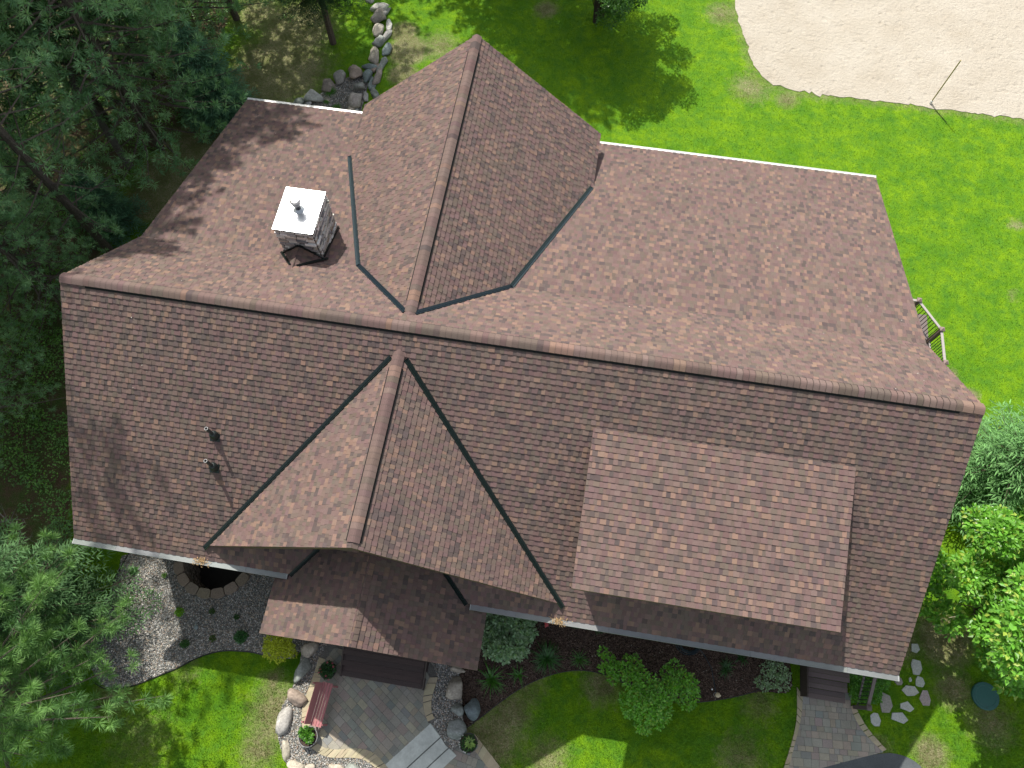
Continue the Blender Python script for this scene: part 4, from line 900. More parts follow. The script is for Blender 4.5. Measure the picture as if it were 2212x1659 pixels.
def blob_leaves(fo, rs, c, rad, n, L, col, col2, up=.6, flat=.8, shell=.45, wr=.32, tipcol=None):
    d = rnd_unit(rs, n); d[:, 2] = np.abs(d[:, 2])*1.0-.25*(rs.rand(n) < .25); d = unit(d); rr = rad*(shell+(1-shell)*rs.rand(n)**.5)*(1+.22*np.sin(d[:, 0]*7+rs.uniform(0, 6))*np.cos(d[:, 1]*6+rs.uniform(0, 6)))
    C = np.asarray(c)+d*rr[:, None]*np.array([1, 1, flat]); D = unit(d*.8+rnd_unit(rs, n)*.8+np.array([0, 0, -.1])); U = unit(np.array([0, 0, up*2])+d*.5+rnd_unit(rs, n)*.6)
    mixf = rs.rand(n, 1); T = np.asarray(col)*(1-mixf)+np.asarray(col2)*mixf; T = T*rs.uniform(.62, 1.3, (n, 1))
    if tipcol is not None: k = rs.rand(n) < .12; T[k] = np.asarray(tipcol)
    Ls = L*rs.uniform(.7, 1.25, n); fo.leaves(C, D, U, Ls, Ls*wr, T)
def leafy(name, loc, clumps, L, col, col2, label, cat, seed, dens=260, group=None, mat=None, up=.6, tip=None, trunk=True, shell=.45, wr=.32, part='foliage', tcol=(.09, .065, .045), flat=.8):
    """clumps: (dx,dy,dz,r) relative to loc"""
    root = empty(name, loc, label, cat, group); fo = Fo(); rs = np.random.RandomState(seed)
    for (dx, dy, dz, r_) in clumps:
        n = int(dens*r_*r_*12); blob_leaves(fo, rs, (loc[0]+dx, loc[1]+dy, loc[2]+dz), r_, n, L, col, col2, up=up, tipcol=tip, shell=shell, wr=wr, flat=flat)
    fo.mesh(part, mat or M_LEAF, root)
    if trunk:
        mb = MB(); b = Vector(loc)
        for (dx, dy, dz, r_) in clumps: mb.tube([b+V(dx*.05, dy*.05, 0), b+V(dx*.35, dy*.35, dz*.6), b+V(dx, dy, dz)], [max(.008, .03*r_+.006), .02*r_+.005, .004], 5, tcol)
        mb.build('stems', M_BARK, root)
    return root
def spruce(name, loc, h, Rr, label, group, seed, col=(.030, .072, .034), tipc=(.085, .17, .075), z0=.04, tw=.10, fl=.12, fw=.016, nb=None, droop=.25, cat='tree', sp=.15):
    rs = np.random.RandomState(seed); root = empty(name, loc, label, cat, group); fo = Fo(); mb = MB(); L0 = np.array(loc, float)
    mb.tube([Vector(loc), Vector(loc)+V(.02, .01, h*.5), Vector(loc)+V(0, 0, h)], [h*.014+.03, h*.008+.015, .006], 7, (.13, .10, .085))
    nb = nb or int(h*26); Cs = []; Ds = []; Ls = []; Ts = []
    for k in range(nb):
        t = z0+(1-z0)*((k+rs.rand())/nb)**1.15; z = h*t; az = k*2.399+rs.uniform(-.3, .3); ln = Rr*(1-t)**.75*rs.uniform(.75, 1.1)+.12
        dirh = np.array([math.cos(az), math.sin(az), 0]); rise = .35*t+.05; sag = droop*(1-t)
        m = max(3, int(ln/sp)); tt = (np.arange(m)+.5)/m
        pos = L0+np.array([0, 0, z])+dirh*(ln*tt)[:, None]+np.array([0, 0, 1.])*((rise*tt-sag*tt**2+.16*tt**4)*ln)[:, None]
        if ln > .5: mb.tube([Vector(pos[0]-dirh*ln*tt[0]), Vector(pos[m//2]), Vector(pos[-1])], [.008+.008*ln, .006+.003*ln, .003], 4, (.12, .09, .07), cap=False)
        side = np.cross(dirh, [0, 0, 1.])
        for sgn in (-1, 1):
            tl = (ln*.42*(1-tt)**.8+tw)*rs.uniform(.7, 1.15, m); dd_ = unit(dirh*.75+side*sgn*.8+np.stack([rs.uniform(-.15, .15, m), rs.uniform(-.15, .15, m), rs.uniform(-.32, .05, m)], -1))
            for i in range(m):
                nf = max(1, int(tl[i]/(fl*.62))); q = (np.arange(nf)+.4)/nf; pc_ = pos[i]+dd_[i]*(tl[i]*q)[:, None]
                for s2 in (-1, 1):
                    D = unit(dd_[i]*.8+np.cross(dd_[i], [0, 0, 1.])*s2*.65+rs.uniform(-.2, .2, (nf, 3))); Cs.append(pc_); Ds.append(D); Ls.append(np.full(nf, fl)*rs.uniform(.7, 1.2, nf)); Ts.append(np.clip(q*.5+tt[i]*.5+rs.uniform(-.2, .2, nf), 0, 1))
                Cs.append((pos[i]+dd_[i]*tl[i]*.85)[None]); Ds.append(dd_[i][None]); Ls.append(np.array([fl*1.2])); Ts.append(np.array([1.]))
        Cs.append(pos); Ds.append(np.repeat(dirh[None], m, 0)); Ls.append(np.full(m, fl)); Ts.append(tt)
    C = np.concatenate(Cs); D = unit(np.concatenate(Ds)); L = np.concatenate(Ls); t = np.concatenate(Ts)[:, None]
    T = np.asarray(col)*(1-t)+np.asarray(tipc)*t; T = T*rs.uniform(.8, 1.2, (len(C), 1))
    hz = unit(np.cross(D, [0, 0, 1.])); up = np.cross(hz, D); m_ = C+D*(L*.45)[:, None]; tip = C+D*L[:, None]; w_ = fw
    fo.quads(np.stack([C, m_+hz*w_, tip, m_-hz*w_], 1), T); fo.quads(np.stack([C, m_+up*w_, tip, m_-up*w_], 1), T*.95)
    fo.mesh('crown', M_NEEDLE, root); mb.build('trunk', M_BARK, root); return root
def pine(name, loc, h, Rr, label, group, seed, z0=.3, nb=60, per=9, nn=24, nl=.17, nw=.006, col=(.15, .31, .15), col2=(.31, .51, .24), azs=None, tr=.16, lean=(0, 0), tshape=.7):
    rs = np.random.RandomState(seed); root = empty(name, loc, label, 'tree', group); fo = Fo(); mb = MB(); L0 = np.array(loc, float); ln_ = np.array([lean[0], lean[1], 0.])
    mb.tube([Vector(L0+ln_*t+np.array([rs.uniform(-.05, .05), rs.uniform(-.05, .05), h*t])) for t in (0, .2, .4, .6, .8, 1)], [tr, tr*.85, tr*.7, tr*.5, tr*.3, .02], 8, (.115, .095, .08))
    Cs, Ds, Ls, Ts = [], [], [], []
    for k in range(nb):
        t = z0+(1-z0)*(k+rs.rand())/nb; az = (azs[0]+(azs[1]-azs[0])*rs.rand()) if azs else k*2.399+rs.uniform(-.4, .4)
        ln = Rr*((1-t)/(1-z0))**tshape*rs.uniform(.55, 1.1)+.3; dh = np.array([math.cos(az), math.sin(az), 0]); sd = np.cross(dh, [0, 0, 1.]); b0 = L0+ln_*t+np.array([0, 0, h*t])
        end = b0+dh*ln+np.array([0, 0, ln*rs.uniform(.0, .25)]); midp = b0+dh*ln*.5+np.array([0, 0, -ln*.02]); mb.tube([Vector(b0), Vector(midp), Vector(end)], [.012+.011*ln, .01+.005*ln, .004], 4, (.14, .115, .095), cap=False)
        for j in range(per):
            q = rs.uniform(.35, 1.0) if j else 1.0; bp = (b0*(1-q)**2+2*q*(1-q)*midp+q*q*end) if q < 1 else end; off = sd*rs.uniform(-1, 1)*ln*.30*(1.15-q)+np.array([0, 0, rs.uniform(-.05, .18)*ln*.4]); p = bp+off
            if np.linalg.norm(off) > .15 and j % 2: mb.tube([Vector(bp-dh*.1), Vector(p)], [.008, .003], 3, (.14, .115, .095), cap=False)
            ax = unit((off*.8+dh*.5+np.array([0, 0, .35]))[None])[0]; D = unit(rnd_unit(rs, nn)*.9+ax*.75); br = rs.rand()
            Cs.append(p+D*.02-ax*rs.uniform(0, .09, (nn, 1))); Ds.append(D); Ls.append(np.full(nn, nl)*rs.uniform(.8, 1.1, nn)); Ts.append(np.clip(br+rs.uniform(-.2, .2, nn), 0, 1))
    C = np.concatenate(Cs); D = np.concatenate(Ds); L = np.concatenate(Ls); t = np.concatenate(Ts)[:, None]; T = (np.asarray(col)*(1-t)+np.asarray(col2)*t)*rs.uniform(.85, 1.15, (len(C), 1))
    fo.needles(C, D, L, np.full(len(C), nw), T); fo.mesh('crown', M_NEEDLE, root); mb.build('trunk', M_BARK, root); return root
def copy_tree(o, loc, rz, s, label, group=None):
    r = o.copy(); sc.collection.objects.link(r); r.location = loc; r.rotation_euler = (0, 0, rz); r.scale = (s, s, s); r['label'] = label
    if group: r['group'] = group
    for ch in o.children:
        c = ch.copy(); sc.collection.objects.link(c); c.parent = r; c.matrix_parent_inverse = ch.matrix_parent_inverse.copy()
    return r
# ------------------------------------------------------------------ trees
GW = 'pines of the woods left of the house'
p1 = pine('pine_tree', (-7.1, 14.5, 0), 21, 4.5, 'straight grey pine trunk nearest the blue green spruce in the woods', GW, 1, z0=.06, nb=205, per=15, nw=.013, nl=.25, tshape=.5)
p2 = pine('pine_tree', (-6.1, 3.0, 0), 22, 5.1, 'pine whose trunk comes down beside the left roof edge below the ridge', GW, 2, z0=.07, nb=195, per=15, nw=.013, nl=.25, tshape=.5)
p3 = pine('pine_tree', (-4.55, 18.5, 0), 21, 4.0, 'pine in the woods closest to the dry grass strip', GW, 3, z0=.22, nb=140, per=14, nw=.013, nl=.25, tshape=.5)
src = (p1, p2, p3); p2.scale = (.6, .6, .6)
for k, (x, y, s, lb) in enumerate(((-6.3, 16.4, 1.05, 'slanting pine trunk just right of the straight grey one'), (-8.2, 11.9, .95, 'pine trunk rising left of the straight grey one'), (-9.2, 7.6, 1., 'pine with a mossy trunk in the dense left woods'), (-8.4, 4.4, .9, 'pine deep in the woods level with the chimney'), (-6.6, -1.7, .62, 'lower left pine trunk level with the vent pipes'),
      (-8.2, -.2, .9, 'pine standing behind the lower left trunk in the woods'), (-5.4, 10.8, 1.05, 'straight pine right behind the crooked trunk'), (-11.5, 10.5, 1.1, 'tall pine at the left edge of the photo, level with the crooked trunk'), (-10.8, 15, 1., 'pine in the top left of the woods behind the leafy crown'), (-7.5, 19.5, 1.1, 'pine at the top edge of the woods, left of centre'),
      (-11.5, 4.5, 1.05, 'tall pine at the left edge of the photo, level with the chimney'), (-10.5, .5, 1., 'tall pine at the left edge of the photo, level with the main ridge'), (-3.0, 23.5, 1.0, 'pine standing beyond the top edge above the dry grass'), (-9.6, -4.5, .75, 'dark pine left of the lower house corner'))):
    copy_tree(src[k % 3], (x, y, 0), k*1.7, s, lb, GW)
pine('pine_tree', (-5.1, 5.3, 0), 22, 3.0, 'tall pine rising beside the smaller blue green spruce', GW, 44, z0=.12, nb=85, per=8, nw=.011, nl=.22, tshape=.3)
GL = 'trees beyond the top edge that shade the lawn'
for k, (x, y, s, lb) in enumerate(((3.9, 26.2, .8, 'pine beyond the top edge shading the lawn right of the stone line'), (6.2, 25.8, .75, 'pine beyond the top edge shading the lawn above the back gable'), (4.0, 29.5, .95, 'tall pine far beyond the top edge behind the shading pines'), (7.6, 27.6, .8, 'pine beyond the top edge nearest the small leaved tree'))):
    copy_tree(src[k % 3], (x, y, 0), k*2.1+1, s, lb, GL)
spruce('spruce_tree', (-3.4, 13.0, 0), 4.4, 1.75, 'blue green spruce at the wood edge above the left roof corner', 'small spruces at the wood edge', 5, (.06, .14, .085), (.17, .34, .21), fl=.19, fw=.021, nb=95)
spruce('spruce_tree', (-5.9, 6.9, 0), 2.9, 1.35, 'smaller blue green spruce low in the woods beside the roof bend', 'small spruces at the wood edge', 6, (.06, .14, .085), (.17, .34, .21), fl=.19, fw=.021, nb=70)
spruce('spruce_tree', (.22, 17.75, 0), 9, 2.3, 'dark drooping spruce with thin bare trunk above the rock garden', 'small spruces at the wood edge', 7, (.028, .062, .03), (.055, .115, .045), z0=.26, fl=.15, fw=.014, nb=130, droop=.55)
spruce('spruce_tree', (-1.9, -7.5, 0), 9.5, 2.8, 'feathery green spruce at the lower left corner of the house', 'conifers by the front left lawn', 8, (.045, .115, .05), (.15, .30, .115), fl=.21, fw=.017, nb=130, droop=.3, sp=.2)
spruce('spruce_tree', (26.9, 1.5, 0), 4.9, 2.6, 'light green spruce by the right end of the ridge', 'trees off the right gable', 9, (.085, .21, .075), (.25, .48, .18), fl=.24, fw=.024, nb=84, sp=.21)
pine('pine_tree', (-1.5, -10.5, 0), 12, 4.6, 'long needled pine filling the lower left corner of the photo', 'conifers by the front left lawn', 10, z0=.16, nb=130, per=16, nn=70, nl=.26, nw=.0065, col=(.075, .17, .06), col2=(.23, .42, .12), tr=.18, tshape=.45, azs=(-1.5, 2.0))
# crooked leafy tree
ct = empty('leafy_tree', tuple(DD(282, 363)), 'crooked grey trunk with small leaved crown in the top left woods', 'tree')
tp = [DD(282, 363, 0), DD(245, 305, 1.1), DD(207, 247, 2.15), DD(188, 215, 2.7), DD(160, 187, 3.2), DD(150, 150, 3.7), DD(127, 103, 4.3), DD(90, 60, 5.2), DD(60, 10, 6.2)]
mb = MB(); mb.tube(tp, [.17, .15, .13, .12, .12, .11, .10, .07, .03], 8, (.17, .155, .135)); rs = np.random.RandomState(4); fo = Fo()
for px, py, z, r_ in ((30, 30, 6, 1.0), (110, 40, 5.6, .9), (180, 60, 5.0, .9), (70, 120, 5.2, .9), (240, 30, 5.4, .8), (10, 120, 5.6, .9), (150, 130, 4.4, .7), (60, 200, 4.6, .7), (290, 60, 5, .6), (20, 250, 4.4, .7), (200, 120, 4.2, .5), (140, -30, 6.5, 1.1), (-40, 60, 6.5, 1.1)):
    c = DD(px, py, z); blob_leaves(fo, rs, c, r_, int(800*r_*r_), .10, (.055, .15, .045), (.09, .22, .06), shell=.2, up=.4); j = tp[5] if z < 5 else tp[7]; mb.tube([j, j.lerp(c, .5)+V(0, 0, .15), c], [.04, .025, .008], 5, (.15, .135, .12))
fo.mesh('crown', M_LEAF, ct); mb.build('trunk', M_BARK, ct)
# bare dead branches in the woods
mb = MB(); rr_ = random.Random(12)
def dead(a, b, n=6, w_=.014):
    mb.tube([a, a.lerp(b, .5)+V(0, 0, .1), b], [w_, w_*.7, .004], 4, (.20, .185, .165), cap=False)
    for k in range(n):
        t = rr_.uniform(.25, .95); p = a.lerp(b, t); q = p+V(rr_.uniform(-.6, .6), rr_.uniform(-.6, .6), rr_.uniform(-.1, .5)); mb.tube([p, q], [w_*.5, .003], 3, (.20, .185, .165), cap=False)
        mb.tube([p.lerp(q, .6), q+V(rr_.uniform(-.3, .3), rr_.uniform(-.3, .3), .1)], [w_*.3, .002], 3, (.20, .185, .165), cap=False)
for a, b in ((DD(300, 60, 4), DD(400, 130, 2.6)), (DD(220, 70, 4.5), DD(330, 160, 3)), (DD(260, 200, 2.5), DD(300, 100, 3.6)), (DD(470, 60, 2.2), DD(430, 20, 3)), (DD(0, 340, 4), DD(50, 370, 3.4)), (DD(-10, 1100, 3.5), DD(70, 1170, 3.0)), (DD(-20, 1180, 3), DD(60, 1210, 2.8)), (DD(-10, 1130, 3.2), DD(60, 1120, 3))): dead(a, b)
dbr = mb.build('dead_branches', M_BARK); tag(dbr, 'bare grey dead twigs hanging in the left woods', 'branches', kind='stuff')
# undergrowth in the woods
fo = Fo(); rs = np.random.RandomState(20)
for k in range(620):
    x, y = rs.uniform(-12, -1.5), rs.uniform(-8, 21)
    if not inpoly(np.array([x]), np.array([y]), FP)[0] and rs.rand() < .92: continue
    if x > -1: continue
    r_ = rs.uniform(.2, .75); g = rs.rand(); blob_leaves(fo, rs, (x, y, r_*.5), r_, int(170*r_*r_+40), .09, (.10+.05*g, .24+.10*g, .06), (.16+.06*g, .35+.12*g, .08), shell=.3, up=.8, flat=.6)
for px, py, r_ in ((300, 300, .5), (315, 330, .55), (285, 290, .4), (250, 400, .4), (270, 460, .4), (300, 400, .35), (40, 640, .5), (60, 700, .5), (90, 740, .4), (110, 620, .4), (30, 820, .5), (80, 840, .4), (100, 690, .5), (120, 730, .4), (20, 880, .6), (60, 910, .5), (100, 930, .4), (30, 950, .55), (10, 1010, .5), (60, 990, .4), (90, 870, .45), (40, 780, .5), (10, 740, .6), (270, 510, .3), (240, 610, .35), (215, 640, .3), (345, 290, .3)):
    p = DD(px, py); blob_leaves(fo, rs, (p.x, p.y, r_*.4), r_, int(330*r_*r_+60), .085, (.085, .21, .03), (.14, .31, .05), shell=.3, up=.8, flat=.7)
ug = fo.mesh('undergrowth', M_LEAF); tag(ug, 'leafy green undergrowth on the floor of the left woods', 'undergrowth', kind='stuff')
# right deciduous tree
cl = []; rs = np.random.RandomState(31); rdx, rdy = 26.7, -2.9
for k in range(72):
    a = rs.uniform(0, 6.28); q = rs.uniform(0, 1)**.6; z = rs.uniform(1.6, 6.6); rad = 3.25*math.sqrt(max(.05, 1-((z-3.4)/3.5)**2)); cl.append((math.cos(a)*rad*q, math.sin(a)*rad*q*1.0, z, rs.uniform(.38, .68)))
cl += [(23.8-rdx, -4.9-rdy, 6.3, .7), (24.4-rdx, -5.0-rdy, 7, .8), (25-rdx, -5.2-rdy, 6.5, .8), (24.6-rdx, -4.4-rdy, 7.4, .8), (23.7-rdx, -4.3-rdy, 6.6, .6), (24.9-rdx, -4.6-rdy, 4.6, .6), (25.3-rdx, -4.2-rdy, 5.6, .7), (25.8-rdx, -3.6-rdy, 6.6, .8), (26.4-rdx, -4.4-rdy, 6.2, .8), (27.2-rdx, -4.8-rdy, 5.6, .8), (27.2-rdx, -3.4-rdy, 7.2, .9), (26.0-rdx, -5.0-rdy, 4.9, .6), (25.5-rdx, -3.0-rdy, 7.0, .7), (28.3-rdx, -4.5-rdy, 6.5, 1.0)]
leafy('leafy_tree', (rdx, rdy, 0), cl, .16, (.12, .33, .035), (.22, .48, .06), 'bright glossy broadleaf tree filling the right edge of the photo', 'tree', 31, dens=150, tip=(.38, .50, .08), part='crown', shell=.5, group='trees off the right gable', wr=.27)
mb = MB(); root = [o for o in bpy.data.objects if o.name == 'leafy_tree.001'][0]; mb.tube([V(rdx, rdy, 0), V(rdx+.05, rdy, 1.5), V(rdx, rdy+.1, 4.2)], [.11, .09, .03], 8, (.12, .10, .08)); mb.build('trunk', M_BARK, root)
# top tree (mostly beyond the frame)
cl = []; rs = np.random.RandomState(33)
for k in range(64):
    a = rs.uniform(0, 6.28); q = rs.uniform(.2, 1)**.6; z = rs.uniform(1.7, 6.2); rad = 3.3*math.sqrt(max(.05, 1-((z-3.4)/3.0)**2)); cl.append((math.cos(a)*rad*q, math.sin(a)*rad*q, z, rs.uniform(.35, .75)))
leafy('leafy_tree', (11.9, 21.3, 0), cl, .09, (.065, .17, .03), (.10, .24, .04), 'small leaved tree at the top edge casting a long shadow on the bright lawn', 'tree', 33, dens=150, part='crown')
root = bpy.data.objects['leafy_tree.002']; mb = MB(); mb.tube([V(11.75, 20.9, 0), V(11.7, 20.9, 1.4), V(11.5, 21.1, 4.6)], [.14, .12, .04], 8, (.06, .05, .045)); mb.tube([V(11.7, 20.9, .9), V(12.3, 21.0, 3.2)], [.09, .03], 7, (.06, .05, .045)); mb.build('trunk', M_BARK, root)
# ------------------------------------------------------------------ garden plants
def plant_loc(F_, x, y, z=0): p = F_(x, y, z); return (p.x, p.y, z)
def lilies(name, F_, x, y, rp, n, label, seed, col=(.05, .15, .025), z=.02, cat='plant', wd=.014, group='strap leaved plants in the mulch bed'):
    c = F_(x, y, z+.1); R_ = (F_(x+rp, y, z)-F_(x, y, z)).length; rs = np.random.RandomState(seed); fo = Fo(); S = 5
    for k in range(n):
        a = rs.uniform(0, 6.28); ln = R_*rs.uniform(.55, 1.15); hh_ = ln*rs.uniform(.5, .9); d = np.array([math.cos(a), math.sin(a), 0]); sd = np.array([-d[1], d[0], 0]); b = np.array([c.x, c.y, z])+rs.uniform(-.06, .06, 3)*[1, 1, 0]; T = np.asarray(col)*rs.uniform(.7, 1.5); bend = rs.uniform(-.2, .2); pr = None
        for i in range(S+1):
            t = i/S; p = b+d*ln*t+sd*bend*ln*t*t+np.array([0, 0, hh_*(1.9*t-1.55*t*t)]); w_ = wd*(1-t**2.2)+.001; cur = (p-sd*w_, p+sd*w_)
            if pr: fo.quads(np.stack([pr[0], pr[1], cur[1], cur[0]])[None], T[None])
            pr = cur
    r = empty(name, (c.x, c.y, z), label, cat, group); fo.mesh('leaves', M_LEAF, r); return r
lilies('daylily', Z3, 185, 830, 150, 46, 'strap leaved daylily nearest the porch roof corner', 1, (.055, .17, .02)); lilies('daylily', Z3, 430, 790, 105, 26, 'thin daylily directly below the variegated bush', 2, (.05, .16, .02))
lilies('daylily', Z3, 670, 650, 148, 150, 'large dense daylily clump right of the variegated bush', 3, (.035, .12, .022), wd=.010); lilies('daylily', Z3, 955, 660, 95, 60, 'pale fine leaved daylily clump right of the dense one', 4, (.055, .15, .025), wd=.009)
lilies('daylily', Z4, 110, 600, 75, 70, 'fine leaved daylily left of the small variegated shrub', 5, (.03, .10, .02), wd=.008); lilies('daylily', Z4, 215, 520, 60, 50, 'dark daylily half under the gutter near the side steps', 6, (.03, .10, .02), wd=.008)
lilies('grass_tuft', ZR, 620, 1250, 95, 150, 'largest green grass tuft in the rock garden gravel', 7, (.075, .24, .02), wd=.006, group='grass tufts in the rock garden', cat='grass tuft'); lilies('grass_tuft', ZR, 575, 1385, 48, 60, 'smallest grass tuft in the rock garden gravel', 8, (.07, .22, .02), wd=.006, group='grass tufts in the rock garden', cat='grass tuft'); lilies('grass_tuft', ZR, 715, 1465, 78, 110, 'grass tuft nearest the white back gutter', 9, (.075, .24, .02), wd=.006, group='grass tufts in the rock garden', cat='grass tuft')
def pxclumps(F_, base, lst, z_of=1.0):
    out = []
    for (x, y, rp, z) in lst: p = F_(x, y, z); r_ = (F_(x+rp, y, z)-p).length; out.append((p.x-base[0], p.y-base[1], z-base[2], r_))
    return out
b = plant_loc(Z3, 330, 450); leafy('variegated_shrub', b, pxclumps(Z3, b, ((220, 300, 90, .7), (300, 320, 90, .75), (440, 350, 110, .8), (480, 440, 95, .7), (180, 420, 95, .7), (190, 530, 100, .65), (290, 560, 110, .7), (400, 540, 100, .7), (440, 600, 60, .5), (330, 440, 70, .5), (250, 600, 70, .5), (500, 370, 60, .6), (150, 340, 60, .6))),   .115, (.16, .31, .14), (.36, .50, .31), 'big round white edged variegated bush beside the porch roof', 'shrub', 41, dens=230, shell=.3, up=.9, group=None, wr=.3)
b = plant_loc(Z4, 440, 660); leafy('variegated_shrub', b, pxclumps(Z4, b, ((400, 610, 50, .5), (480, 620, 55, .5), (520, 650, 40, .4), (350, 700, 45, .35), (440, 690, 55, .45), (500, 720, 45, .35), (380, 730, 30, .3), (430, 580, 35, .5))), .075, (.17, .29, .14), (.34, .46, .29), 'small loose pale variegated shrub near the side steps', 'shrub', 42, dens=240, up=.9, wr=.3)
b = plant_loc(Z3, 1560, 1000); leafy('green_shrub', b, pxclumps(Z3, b, ((1160, 600, 40, .8), (1210, 680, 65, .7), (1270, 740, 70, .7), (1170, 740, 45, .6), (1240, 820, 60, .6), (1400, 720, 90, .9), (1420, 830, 100, 1.1), (1530, 870, 100, 1.2), (1480, 980, 110, 1.3), (1600, 1000, 105, 1.3), (1560, 1100, 110, 1.4), (1640, 1170, 80, 1.2), (1500, 1220, 70, 1.1), (1380, 1080, 80, 1.1), (1340, 1000, 50, 1.), (1700, 930, 90, 1.1), (1740, 860, 70, 1.), (1840, 830, 85, .9), (1900, 880, 80, .8), (1930, 980, 60, .7), (1880, 1050, 50, .6), (1770, 720, 55, .8), (1690, 770, 45, .8), (1530, 1270, 40, .9), (1680, 1080, 70, 1.1), (1800, 970, 55, .8))), .10, (.11, .33, .03), (.20, .48, .05), 'large sprawling bright green shrub between mulch and lawn', 'shrub', 43, dens=210, up=.8, tip=(.22, .38, .04), wr=.26, shell=.3)
b = plant_loc(ZG, 1910, 1120, .05); leafy('golden_shrub', b, pxclumps(ZG, b, ((1850, 1050, 100, .6), (1960, 1060, 110, .62), (1830, 1150, 95, .55), (1930, 1160, 110, .55), (2010, 1130, 85, .5), (1900, 1100, 90, .7), (2085, 1195, 38, .15), (1800, 1090, 60, .2), (1990, 1030, 60, .25))), .05, (.40, .48, .025), (.54, .60, .04), 'yellow green mounded shrub below the left porch roof corner', 'shrub', 44, dens=700, up=.8, trunk=True, wr=.35)
for k, (x, y, rp, c1, lb) in enumerate(((820, 715, 52, (.16, .34, .02), 'bright lime green mound plant in the sunlit gravel'), (305, 255, 50, (.05, .14, .03), 'small green plant near the black edging in the gravel'), (650, 310, 28, (.09, .19, .03), 'tiny green plant left of the window well'), (1500, 990, 78, (.035, .13, .03), 'round dark green mound plant left of the porch roof'),
     (880, 1065, 52, (.04, .12, .025), 'loose green plant in the middle of the shaded gravel'), (1180, 710, 34, (.045, .09, .02), 'small olive plant below the window well'), (1450, 772, 30, (.03, .09, .02), 'faint small plant right of the olive one'), (1185, 1010, 34, (.06, .10, .02), 'small reddish olive plant near the gravel edge'), (470, 52, 44, (.06, .17, .03), 'green plant half hidden under the left gutter'))):
    b = plant_loc(ZG, x, y, .03); r_ = (ZG(x+rp, y)-ZG(x, y)).length; leafy('mound_plant', b, [(0, 0, .06, r_*.8), (r_*.35, .1*r_, .05, r_*.55), (-r_*.35, -.2*r_, .05, r_*.55), (.1*r_, -r_*.4, .05, r_*.5)], .045, c1, tuple(v*1.5 for v in c1), lb, 'plant', 50+k, dens=900, group='small plants in the gravel bed', trunk=False, up=.9)
b = plant_loc(Z4, 1150, 740); fo_c = pxclumps(Z4, b, tuple((x, y, 52, .25) for x in (1030, 1090, 1150, 1210, 1250) for y in (650, 700, 750, 800) if not (x > 1200 and y > 740) and not (x > 1240)))
leafy('groundcover', b, fo_c, .05, (.07, .23, .02), (.12, .33, .03), 'dense bright green groundcover patch under the right gutter end', 'groundcover', 61, dens=620, trunk=False, up=.9)
# small weeds in the mulch
for k, (x, y, lb) in enumerate(((910, 350, 'low weed under the gutter right of the leaf clump'), (1120, 400, 'low weed in the mulch further right under the gutter'))):
    b = plant_loc(Z3, x, y, .02); leafy('weed', b, [(0, 0, .03, .14), (.15, .05, .03, .1)], .05, (.035, .09, .02), (.05, .13, .03), lb, 'plant', 70+k, dens=500, trunk=False)
